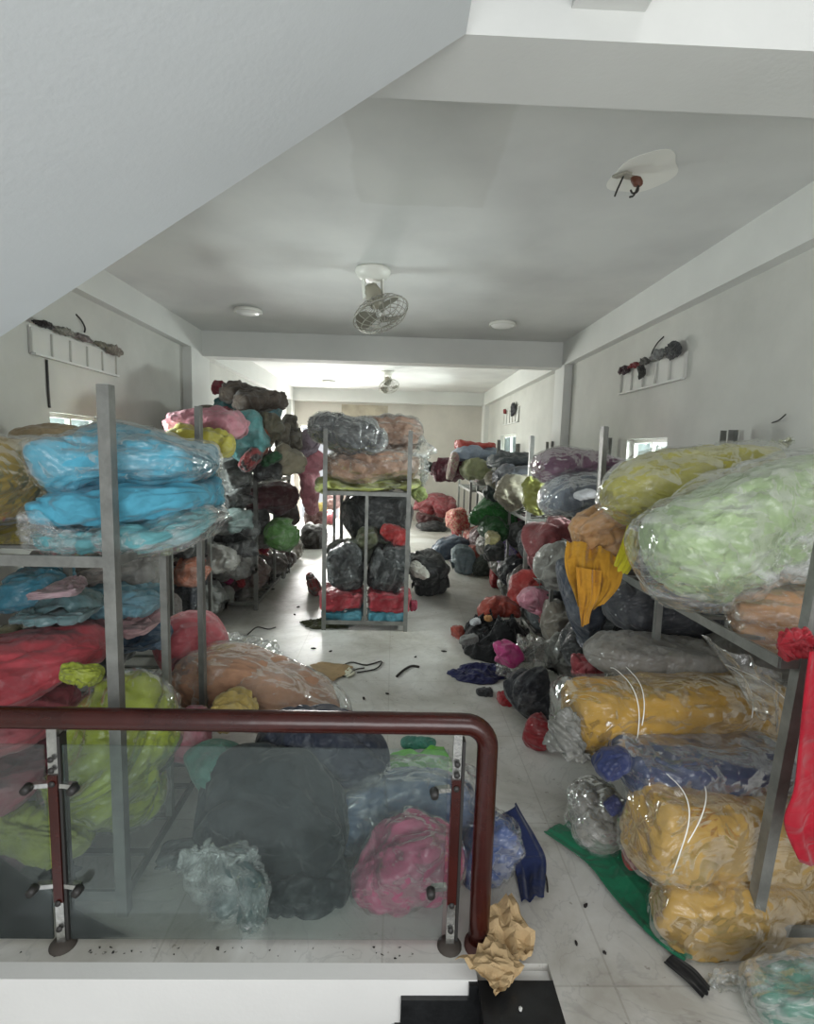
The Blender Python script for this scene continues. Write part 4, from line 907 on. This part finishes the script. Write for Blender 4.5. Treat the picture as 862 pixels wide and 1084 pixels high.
B('dark green cloth lying under the green cloth pile', CL, (30, 88, 36), [(506, 558, 6.6, 7, .2), (528, 560, 6.6, 8, .22), (546, 560, 6.6, 6, .18)], name='cloth_bundle', crump=.4)
B('orange and pink floral bundle on the far right rack bottom', FB, (206, 150, 120), [(476, 552, 8.1, 11, .2), (494, 548, 8.1, 12, .2)], col2=(176, 60, 60), scale=18, lie=.45)
B('pink red bundle under the floral one on the far right rack bottom', FB, (184, 58, 58), [(478, 562, 7.9, 7, .2), (492, 562, 7.9, 7, .2)], lie=0)
B('cream pink bundle below the green cloth pile', FB, (200, 164, 152), [(492, 574, 6.6, 9, .16), (506, 570, 6.6, 11, .18), (518, 574, 6.6, 9, .16)], lump=.2, col2=(170, 90, 84), scale=14, lie=.12)
B('pale yellow bundle below the green cloth pile', FB, (168, 160, 108), [(514, 572, 6.2, 8, .14), (530, 572, 6.2, 9, .14)])
B('rust coloured bundle under the cream pink bundle', FB, (146, 62, 48), [(494, 586, 6.5, 7, .14), (508, 586, 6.5, 7, .14)], lie=0.1)
B('blue jeans coloured bag on the floor of the aisle', PB, (96, 112, 132), [(458, 588, 6.9, 8, .16), (474, 580, 6.9, 12, .2), (496, 578, 6.9, 8, .16)], name='plastic_bag', gloss=.4, lump=.2, lie=0)
B('light blue round bag on the floor of the aisle', PB, (128, 146, 154), [(478, 598, 6.3, 10, .14), (490, 595, 6.3, 13, .16), (503, 600, 6.3, 8, .12)], name='plastic_bag', gloss=.5, lie=0)
B('dark green bag on the floor below the pale yellow bundle', PB, (58, 66, 58), [(502, 606, 5.9, 9, .14), (518, 598, 5.9, 12, .16), (532, 596, 5.9, 12, .14)], name='plastic_bag', gloss=.4, lie=0)
B('black bundle behind the rust coloured bundle', FB, (38, 42, 40), [(512, 586, 6.1, 8, .14), (534, 584, 6.1, 9, .14)])
for x, y, z, r, c, lb in [(-1.95, 5.35, .22, .22, (150, 152, 146), 'light grey plastic bag at the front foot of the left pile'), (-1.75, 5.7, .52, .2, (128, 126, 120), 'mid grey crumpled bag on the lower part of the left pile'),
        (-1.8, 5.3, .68, .19, (162, 160, 152), 'pale crumpled bag halfway up the left pile'), (-1.7, 5.75, .92, .18, (88, 90, 88), 'dark crumpled bag above the mid grey one in the left pile'),
        (-1.72, 6.3, .28, .2, (140, 120, 112), 'taupe crumpled bag at the foot of the left pile, farther back'), (-1.6, 6.9, .3, .2, (104, 98, 92), 'brownish grey bag at the foot of the left pile near the far rack end')]:
    B(lb, PB, c, [(x-.28, y, z, r*.8, r), (x, y-.03, z+.02, r, r*1.1), (x+.27, y-.05, z-.03, r*.75, r*.9)], world=True, name='plastic_bag', gloss=.8, lump=.22, cr=.16, crump=.3, nu=60, nv=52, tieB=.8 if r > .19 else 0, floorz=0.0)
# ---- bulky bags filling the racks behind the front ones
cols = [(66, 66, 64), (92, 84, 80), (58, 60, 66), (110, 106, 98), (84, 52, 54), (48, 50, 50), (120, 112, 100), (74, 80, 82), (96, 70, 66), (62, 62, 58)]
def core(lb, x0, x1, y, z, h, w_, c, n=2.8):
    B(lb, 'bag', c, [(x0, y, z, h*.85, w_), ((x0+x1)/2, y, z+.01, h, w_), (x1, y, z-.01, h*.8, w_*.9)], world=True, name='stuffed_bag', gloss=.5, lump=.14, cr=.14, crump=.12, n=n, nu=44, nv=40)
nm = ['nearest', 'second', 'third', 'fourth', 'fifth', 'sixth']
for i, y in enumerate([3.7, 4.5, 5.2]):
    core('dark bag on the floor level of the second left rack, %s to the stairs' % nm[i], -2.5, -1.85, y, .36, .26, .27, cols[i])
    core('bag of the upper row under the second left shelf, %s to the stairs' % nm[i], -2.5, -1.9, y, .88, .25, .27, cols[i+3])
for i, y in enumerate([6.0, 6.6, 7.2]):
    core('dark bag on the floor level of the far left rack, %s to the stairs' % nm[i], -2.5, -1.62, y, .36, .26, .28, cols[i+4])
    core('big bag on the far left shelf behind the taupe lumps, %s to the stairs' % nm[i], -2.5, -1.65, y, 1.68, .26, .28, cols[i+2])
    core('brown grey bag of the top layer on the far left shelf, %s to the stairs' % nm[i], -2.25, -1.75, y, 2.06, .17, .26, cols[(i*3+6) % 10])
for i, y in enumerate([3.85, 4.4, 4.95]):
    core('dark bag on the floor level of the second right rack, %s to the stairs' % nm[i], 1.3, 2.15, y, .34, .24, .27, cols[i+5])
    core('upper bag under the second right shelf, %s to the stairs' % nm[i], 1.45, 2.15, y, .8, .22, .27, cols[(i*2+1) % 10])
for i, y in enumerate([5.8, 6.4, 7.0]):
    core('dark bag on the floor level of the third right rack, %s to the stairs' % nm[i], 1.3, 2.15, y, .34, .24, .29, cols[i+1])
    core('upper bag under the third right shelf, %s to the stairs' % nm[i], 1.4, 2.15, y, .8, .22, .29, cols[(i*3+2) % 10])
for i, y in enumerate([8.1, 8.9]):
    core('bag on the floor level of the fourth right rack, %s to the stairs' % nm[i], 1.3, 2.2, y, .36, .26, .36, cols[i+3])
    core('wide pale bag on the shelf of the fourth right rack, %s to the stairs' % nm[i], 1.2, 2.2, y+.25, 1.42, .2, .36, [(160, 160, 152), (140, 146, 152)][i])
# black clothes pile on the floor
heap('black clothes pile spilling onto the aisle floor', 'clothes', (16, 16, 18), 524, 684, .36, .5, .3, rough=.45, name='clothes_pile')
B('rust orange shirt at the top of the black clothes pile', CL, (154, 56, 38), [(508, 652, 3.95, 8, .08), (530, 642, 4.0, 9, .1), (552, 652, 4.0, 6, .08)], name='shirt', lump=.2, lie=0.2)
B('small orange cloth at the left of the black clothes pile', CL, (160, 58, 38), [(480, 672, 3.8, 7, .07), (490, 668, 3.8, 6, .07)], name='cloth_end', lie=0)
heap('navy cloth edge under the black clothes pile', CL, (34, 36, 78), 508, 714, .26, .18, .06, rough=.5)
B('grey patch of cloth lying on the black clothes pile', CL, (120, 120, 116), [(486, 680, 3.62, 4, .05), (506, 674, 3.62, 4, .04)], name='cloth_end', lie=0.2)
B('white label cloth on the black clothes pile', CL, (190, 192, 194), [(498, 660, 3.75, 3, .04), (508, 656, 3.78, 3, .03)], name='cloth_end', lie=0.25)
B('small orange badge cloth on the black clothes pile', CL, (196, 140, 80), [(513, 655, 3.72, 3, .03), (521, 654, 3.72, 3, .03)], name='cloth_end', lie=0.25)
B('hot pink bundle beside the black clothes pile', FB, (196, 56, 128), [(528, 696, 3.35, 13, .1), (546, 684, 3.4, 12, .1)], lump=.15, lie=.22)
V, Fc = soft_mesh(to3([(524, 716, 4.1, 14, .12), (552, 698, 4.1, 26, .2), (586, 682, 4.2, 20, .18)]), seed=44, lump=.3, cr=.3, cap=1.6)
tag(mesh_obj('plastic_sheet', V, Fc, m_plastic(.36, 9, .5, (.55, .53, .5))), 'greyish clear plastic bag thrown over the hot pink bundle', 'plastic bag')
B('light pink plastic bundle above the black clothes pile', FB, (200, 128, 146), [(552, 640, 4.0, 8, .1), (568, 634, 4.0, 10, .12), (580, 650, 3.95, 7, .1)], gloss=.5, lump=.2, lie=.36)
B('rust red mesh bag right of the black clothes pile', PB, (146, 62, 52), [(574, 662, 3.7, 12, .14), (590, 654, 3.75, 18, .16), (602, 654, 3.75, 14, .14)], name='plastic_bag', gloss=.3, lump=.18, col2=(176, 110, 100), lie=0.2)
B('royal blue scrap below the rust red mesh bag', CL, (34, 36, 104), [(594, 676, 3.6, 6, .06), (606, 674, 3.6, 6, .06)], name='cloth_end', lie=0.1)
B('grey plastic bag leaning on the double post', PB, (118, 118, 110), [(584, 708, 3.2, 16, .12), (600, 690, 3.3, 22, .15), (616, 690, 3.35, 20, .14)], name='plastic_bag', gloss=.8, lump=.2, cr=.2, lie=0.12)
B('black bag on the floor below the hot pink bundle', PB, (18, 20, 30), [(548, 752, 2.95, 20, .12), (562, 736, 3.0, 28, .16), (576, 730, 3.05, 26, .14)], name='plastic_bag', lump=.18, lie=0)
B('deep red bundle on the floor beside the black bag', FB, (146, 20, 30), [(556, 768, 2.8, 14, .1), (568, 774, 2.78, 18, .11), (580, 776, 2.8, 16, .1)], lump=.15, lie=0)
B('small red cloth left of the black bag', CL, (160, 22, 34), [(526, 738, 3.1, 6, .06), (542, 738, 3.1, 7, .07)], name='cloth_end', lie=0)
B('black sleeve lying on the floor left of the small red cloth', CL, (22, 22, 28), [(504, 732, 3.15, 3, .04), (522, 732, 3.15, 4, .05)], name='cloth_end', lie=0)
B('dull red bundle between the grey bag and the top gold roll', FB, (166, 62, 70), [(608, 712, 2.95, 12, .1), (634, 706, 2.95, 14, .12)], lie=0.3)
# ---- nearest right rack
B('big pale green bundle in a clear bag hanging off the nearest right shelf', FB, (176, 200, 146), [(704, 618, 2.12, 42, .14), (728, 592, 2.15, 64, .22), (775, 560, 2.18, 60, .26), (835, 536, 2.2, 52, .27), (925, 512, 2.22, 46, .26)], wrap=.22, lump=.08, cr=.07, n=2.2, cap=3, wo=dict(infl=.03, ext=.04))
B('long yellow roll in clear plastic slanting down from the right wall', RL, (198, 190, 92), [(640, 536, 2.72, 30, .17), (690, 518, 2.75, 40, .21), (750, 504, 2.8, 36, .21), (822, 484, 2.88, 20, .16)], wrap=.14, name='fabric_roll', lump=.05, cr=.06, n=2.1, cap=4, wo=dict(lump=.08, ext=.02))
V, Fc = soft_mesh(to3([(808, 480, 2.88, 16, .12), (826, 470, 2.9, 13, .08), (842, 466, 2.92, 9, .05)]), seed=84, lump=.4, cr=.4, cap=1.4)
tag(mesh_obj('plastic_bag_end', V, Fc, m_plastic(.3, 14, .5, (.7, .7, .5))), 'crumpled clear tail of plastic at the wall end of the yellow roll', 'plastic bag')
B('tan orange bag under the front end of the long yellow roll', PB, (204, 156, 104), [(608, 578, 2.85, 24, .14), (630, 566, 2.85, 36, .18), (664, 556, 2.9, 34, .18)], name='plastic_bag', gloss=.55, lump=.12, cr=.14)
def path(*r): return [(at(*a), at(*b)) for a, b in r]
sheet('draped_cloth', 'golden orange cloth hanging down below the tan orange bag', 'cloth', path(((600, 572, 2.78), (662, 590, 2.66)), ((598, 596, 2.72), (660, 604, 2.62)), ((606, 622, 2.72), (655, 622, 2.62)), ((612, 640, 2.72), (640, 640, 2.64))), m_fabric((214, 158, 52)), amp=.06, folds=7, ragged=.06, nu=60, nv=60)
sheet('draped_cloth', 'pointed golden orange cloth tail hanging lowest under the orange cloth', 'cloth', path(((610, 600, 2.62), (636, 604, 2.6)), ((612, 632, 2.6), (634, 632, 2.58)), ((614, 650, 2.6), (626, 648, 2.58)), ((616, 663, 2.6), (622, 660, 2.58))), m_fabric((206, 148, 48)), amp=.03, folds=4, ragged=.01)
sheet('draped_cloth', 'bright yellow cloth end hanging out of the long yellow roll', 'cloth', path(((664, 556, 2.5), (680, 566, 2.46)), ((658, 576, 2.5), (676, 586, 2.46)), ((652, 592, 2.5), (668, 602, 2.46)), ((650, 598, 2.5), (664, 608, 2.46))), m_fabric((212, 202, 52)), amp=.03, folds=4, ragged=.02)
B('white plastic tip left of the long yellow roll', PB, (214, 218, 220), [(610, 526, 2.7, 5, .05), (628, 522, 2.72, 6, .06)], name='plastic_bag', gloss=.4)
V, Fc = soft_mesh(to3([(790, 600, 1.96, 34, .08), (835, 588, 1.98, 40, .12), (900, 570, 2.0, 40, .12)]), seed=64, lump=.3, cr=.35, cap=1.6)
tag(mesh_obj('empty_plastic_bag', V, Fc, m_plastic(.3, 9)), 'crumpled clear bag between the pale green bundle and the near right post', 'plastic bag')
B('peach orange bundle on the nearest right shelf behind the front post', FB, (212, 160, 112), [(770, 652, 2.15, 30, .16), (810, 650, 2.1, 34, .2), (900, 650, 2.05, 34, .2)], wrap=.2, lump=.06, cr=.07, n=2.6, fold=1)
sheet('plastic_curtain', 'clear plastic sheet hanging below the nearest right shelf rail', 'plastic sheet', path(((742, 672, 2.3), (830, 712, 1.92)), ((770, 702, 2.2), (828, 740, 1.93)), ((794, 740, 2.1), (826, 775, 1.95))), m_plastic(.3, 10, .5, (.6, .58, .54)), amp=.04, thick=.002)
B('red knotted cloth tied to the near right post', CL, (186, 24, 44), [(824, 684, 1.66, 15, .05), (840, 682, 1.66, 21, .06), (862, 676, 1.66, 19, .05)], name='knotted_cloth', lump=.2, cr=.25)
sheet('hanging_cloth', 'long bright red cloth hanging at the right edge in front of the post', 'cloth', path(((858, 690, 1.5), (960, 690, 1.6)), ((848, 760, 1.5), (960, 760, 1.6)), ((838, 830, 1.5), (950, 840, 1.6)), ((830, 870, 1.5), (930, 900, 1.6)), ((846, 912, 1.5), (910, 930, 1.6))), m_fabric((176, 18, 42)), amp=.03, folds=4, ragged=.02)
B('dark charcoal bag under the nearest right shelf', PB, (50, 52, 58), [(640, 640, 2.95, 26, .2), (690, 640, 2.95, 30, .24), (750, 650, 3.0, 30, .24)], name='plastic_bag', gloss=.25)
B('slate blue bag behind the orange draped cloth', PB, (62, 70, 84), [(598, 640, 3.3, 34, .14), (616, 636, 3.3, 38, .16), (640, 640, 3.3, 34, .16)], name='plastic_bag', gloss=.35)
B('black roll deep under the nearest right shelf', RL, (34, 35, 38), [(650, 675, 3.1, 20, .18), (720, 680, 3.1, 22, .2), (790, 690, 3.1, 24, .2)], name='fabric_roll')
B('dark brown bag in the shadow under the nearest right shelf', PB, (74, 70, 62), [(740, 700, 2.6, 34, .16), (800, 706, 2.6, 40, .18), (860, 720, 2.6, 40, .18)], name='plastic_bag', gloss=.3)
B('grey silver bag resting on the top gold roll', PB, (128, 124, 116), [(618, 690, 2.62, 14, .14), (660, 692, 2.6, 23, .2), (710, 696, 2.6, 23, .2), (764, 696, 2.6, 18, .18)], name='plastic_bag', gloss=.7, lump=.08, cr=.06)
B('topmost gold roll in clear plastic tied with white string', RL, (194, 152, 68), [(600, 757, 2.3, 34, .17), (660, 755, 2.32, 36, .19), (740, 750, 2.35, 37, .19), (828, 745, 2.4, 32, .17)], wrap=.03, name='fabric_roll', n=2.7, cap=9, lump=.03, cr=.035, wo=dict(ext=.05, lump=.05), strings=((.28, .36, .5, 0.0), (.3, .42, .35, .2), (.74, .86, .5, .2), (.9, .7, .45, .3)))
B('clear empty bag end left of the topmost gold roll', PB, (130, 130, 122), [(588, 762, 2.25, 26, .08), (598, 776, 2.2, 24, .1), (628, 806, 2.15, 12, .1)], name='plastic_bag', gloss=.8, lump=.25, cr=.25)
B('slate blue roll in clear plastic between the gold rolls', RL, (66, 76, 106), [(652, 808, 2.05, 22, .16), (720, 805, 2.08, 24, .19), (824, 802, 2.12, 24, .19)], wrap=.07, name='fabric_roll', n=3, cap=8, lump=.05, cr=.05)
B('dark blue cloth end sticking out left of the slate blue roll', CL, (28, 44, 96), [(634, 820, 2.0, 13, .06), (648, 806, 2.0, 14, .07), (666, 796, 2.0, 9, .05)], name='cloth_end', lump=.2)
B('grey bundle in clear plastic left of the middle gold roll', FB, (140, 136, 126), [(664, 894, 2.15, 16, .1), (640, 868, 2.25, 32, .16), (612, 826, 2.4, 22, .12)], wrap=.2, lump=.14, cr=.12)
B('small navy patch of cloth on the grey bundle', CL, (28, 36, 84), [(642, 858, 2.02, 8, .03), (658, 848, 2.02, 9, .03)], name='cloth_end')
B('small brick red bundle on the floor below the grey bundle', CL, (150, 54, 46), [(660, 910, 2.05, 8, .04), (672, 908, 2.05, 10, .05)], name='cloth_bundle')
B('middle gold roll in clear plastic with a white string knot', RL, (196, 158, 84), [(676, 876, 1.86, 48, .14), (720, 878, 1.9, 51, .16), (790, 882, 1.96, 52, .17), (900, 890, 2.05, 52, .17)], wrap=.03, name='fabric_roll', n=3.2, cap=9, lump=.04, cr=.045, fold=0, wo=dict(lump=.05), strings=((.05, .3, .55, -.1), (.1, .34, .2, .18)))
B('lowest gold roll sagging onto the floor by the near right post', RL, (192, 154, 82), [(694, 945, 1.82, 22, .09), (716, 958, 1.80, 36, .11), (748, 974, 1.80, 54, .13), (810, 972, 1.88, 53, .15), (910, 970, 2.0, 52, .16)], wrap=.03, name='fabric_roll', n=2.8, cap=9, lump=.05, cr=.05, fold=0, wo=dict(lump=.06), floorz=0.0)
sheet('cloth_strip', 'long dark green cloth strip trailing along the floor beside the gold rolls', 'cloth', [(flo(576, 880, .012), flo(604, 870, .012)), (flo(620, 912, .02), flo(650, 890, .06)), (flo(650, 950, .015), flo(690, 935, .07)), (flo(690, 992, .015), flo(712, 972, .05)), (flo(724, 1018, .012), flo(735, 1005, .02))], m_fabric((26, 112, 78)), amp=.016, folds=4, nu=70, nv=30, ragged=.02)
sheet('cloth_strip', 'short black cloth strip on the floor at the end of the green strip', 'cloth', [(flo(703, 1018, .012), flo(714, 1010, .012)), (flo(726, 1038, .02), flo(736, 1026, .02)), (flo(744, 1056, .012), flo(752, 1044, .012))], m_fabric((10, 10, 12)), amp=.006, folds=3, ragged=.01)
B('green bundle in clear plastic at the bottom right corner', FB, (70, 138, 116), [(800, 1066, 1.5, 30, .08), (840, 1064, 1.48, 40, .1), (920, 1060, 1.46, 44, .1)], wrap=.3, lump=.12, cr=.1, floorz=0.0, wo=dict(infl=.03, lump=.2))
V, Fc = soft_mesh(to3([(744, 1048, 1.6, 8, .03), (762, 1044, 1.6, 20, .05), (792, 1040, 1.6, 18, .05)]), seed=7, lump=.3, cr=.4, cap=1.5, floorz=0.0)
tag(mesh_obj('empty_plastic_bag', V, Fc, m_plastic(.34, 14)), 'gathered clear plastic end at the foot of the near right post', 'plastic bag')
# ---- floor litter
def paper(label, pts, mat, seed, crump=.05):
    return sheet('crumpled_paper', label, 'paper', pts, mat, amp=.02, crump=crump, thick=.002, nu=13, nv=11, folds=3, ragged=.03, smooth=False, seed=seed)
paper('upper crumpled sheet of kraft paper at the foot of the corner post', [(flo(514, 962, .10), flo(540, 950, .09)), (flo(514, 985, .07), flo(556, 975, .07)), (flo(520, 1005, .05), flo(566, 995, .05)), (flo(530, 1015, .03), flo(562, 1015, .03))], KRAFT, 3, .07)
paper('lower crumpled sheet of kraft paper over the edge of the black tread', [(flo(482, 1020, .05), flo(524, 996, .06)), (flo(502, 1026, .06), flo(540, 1008, .08)), (flo(516, 1040, .05), flo(552, 1022, .05)), (flo(522, 1052, .03), flo(544, 1040, .03))], KRAFT, 9, .06)
sheet('cardboard_piece', 'torn piece of brown cardboard on the aisle floor', 'cardboard', [(flo(328, 704, .01), flo(340, 701, .01)), (flo(345, 722, .012), flo(364, 703, .012)), (flo(352, 722, .01), flo(374, 706, .01))], CARD, amp=.004, crump=.01, nu=12, nv=9, smooth=False)
sheet('green_leaf_scrap', 'lime scrap of film near the cardboard on the floor', 'plastic scrap', [(flo(363, 713, .01), flo(370, 706, .01)), (flo(368, 717, .012), flo(376, 712, .012))], m_plain('film', (190, 190, 170), .3), amp=.006, nu=8, nv=8)
def litter(label, pp, r=.006, m=DIRT, cat='string', name='loose_string'):
    wire(label, [flo(x, y, .009) for x, y in pp], r, m, name, cat)
litter('dark loop of string lying right of the cardboard', [(360, 706), (372, 701), (388, 704), (404, 700), (398, 708), (378, 712)])
litter('second short string near the cardboard loop', [(350, 712), (366, 716), (376, 709), (386, 707)], .005)
litter('bent dark stick on the aisle floor right of the cardboard', [(420, 716), (428, 709), (436, 705), (444, 706)], .01, name='stick', cat='stick')
litter('thin wire on the floor behind the beige roll', [(262, 672), (272, 664), (284, 666), (292, 664)], .006)
litter('short dark stroke of string right of the blue cloth tails', [(576, 922), (579, 932), (580, 944)], .004)
for k, (x, y, s) in enumerate([(286, 624, .05), (316, 643, .02), (312, 651, .018), (332, 687, .02), (350, 690, .015), (404, 655, .015), (470, 690, .02), (440, 696, .012), (385, 740, .015), (410, 735, .012), (620, 960, .01), (610, 1000, .008), (640, 1010, .006)]):
    heap('small dark scrap of lint on the aisle floor', 'debris', (40, 34, 32), x, y, s*1.2, s*.6, .01, name='lint_scrap', nr=5, na=12, rot=k, group='lint scraps on the aisle floor')
heap('white chip on the black granite tread', 'debris', (225, 225, 220), 551, 1070, .006, .006, .006, name='paint_chip', nr=4, na=10, z=0.0)
B('grey plastic bag between the lime and charcoal bags behind the glass', PB, (104, 110, 108), [(170, 930, 2.15, 26, .1), (196, 915, 2.18, 34, .12), (214, 930, 2.15, 24, .1)], name='plastic_bag', gloss=.8, lump=.2, cr=.16)

# ================================================================== LIGHT
w = bpy.data.worlds.new('sky'); SC.world = w; w.use_nodes = True
bg = w.node_tree.nodes['Background']; bg.inputs[0].default_value = (.93, .96, 1.0, 1); bg.inputs[1].default_value = .6
def area(name, loc, aim, sx, sy, power, col=(1, 1, 1)):
    l = bpy.data.lights.new(name, 'AREA'); l.shape = 'RECTANGLE'; l.size = sx; l.size_y = sy; l.energy = power; l.color = col
    o = bpy.data.objects.new(name, l); COL.objects.link(o); o.location = loc
    o.rotation_euler = (Vector(aim)-Vector(loc)).to_track_quat('-Z', 'Y').to_euler(); return o
area('door_daylight', (-1.9, YB+.6, 1.3), (-1.4, 8, 1.2), 1.3, 2.2, 300, (1, .98, .95))
area('right_window_daylight', (XR+.35, 4.9, 1.9), (0, 4.6, 1.6), .8, .6, 170, (.97, .99, 1))
area('left_window_daylight', (XL-.35, 4.6, 1.9), (0, 4.8, 1.6), .75, .6, 150, (.97, .99, 1))
area('far_right_window_daylight', (XR+.35, 10.9, 2.0), (0, 10, 1.6), 1.5, .7, 200, (.97, .99, 1))
area('far_left_window_daylight', (XL-.35, 10.4, 1.9), (0, 10, 1.4), 1.6, 1.0, 200, (1, .98, .94))
area('stairwell_daylight', (.5, -1.9, 1.5), (.0, 5, 2.6), 3.6, 2.0, 85, (.97, .99, 1))
area('stairwell_lamp', (1.4, -.2, 5.4), (.3, 2.2, 0), 1.2, 1.2, 12, (1, .99, .96))
SC.view_settings.view_transform = 'Standard'; SC.view_settings.look = 'None'; SC.view_settings.exposure = 0.45
SC.cycles.transparent_max_bounces = 24; SC.cycles.max_bounces = 7; SC.cycles.diffuse_bounces = 5
SC.cycles.sample_clamp_indirect = 6
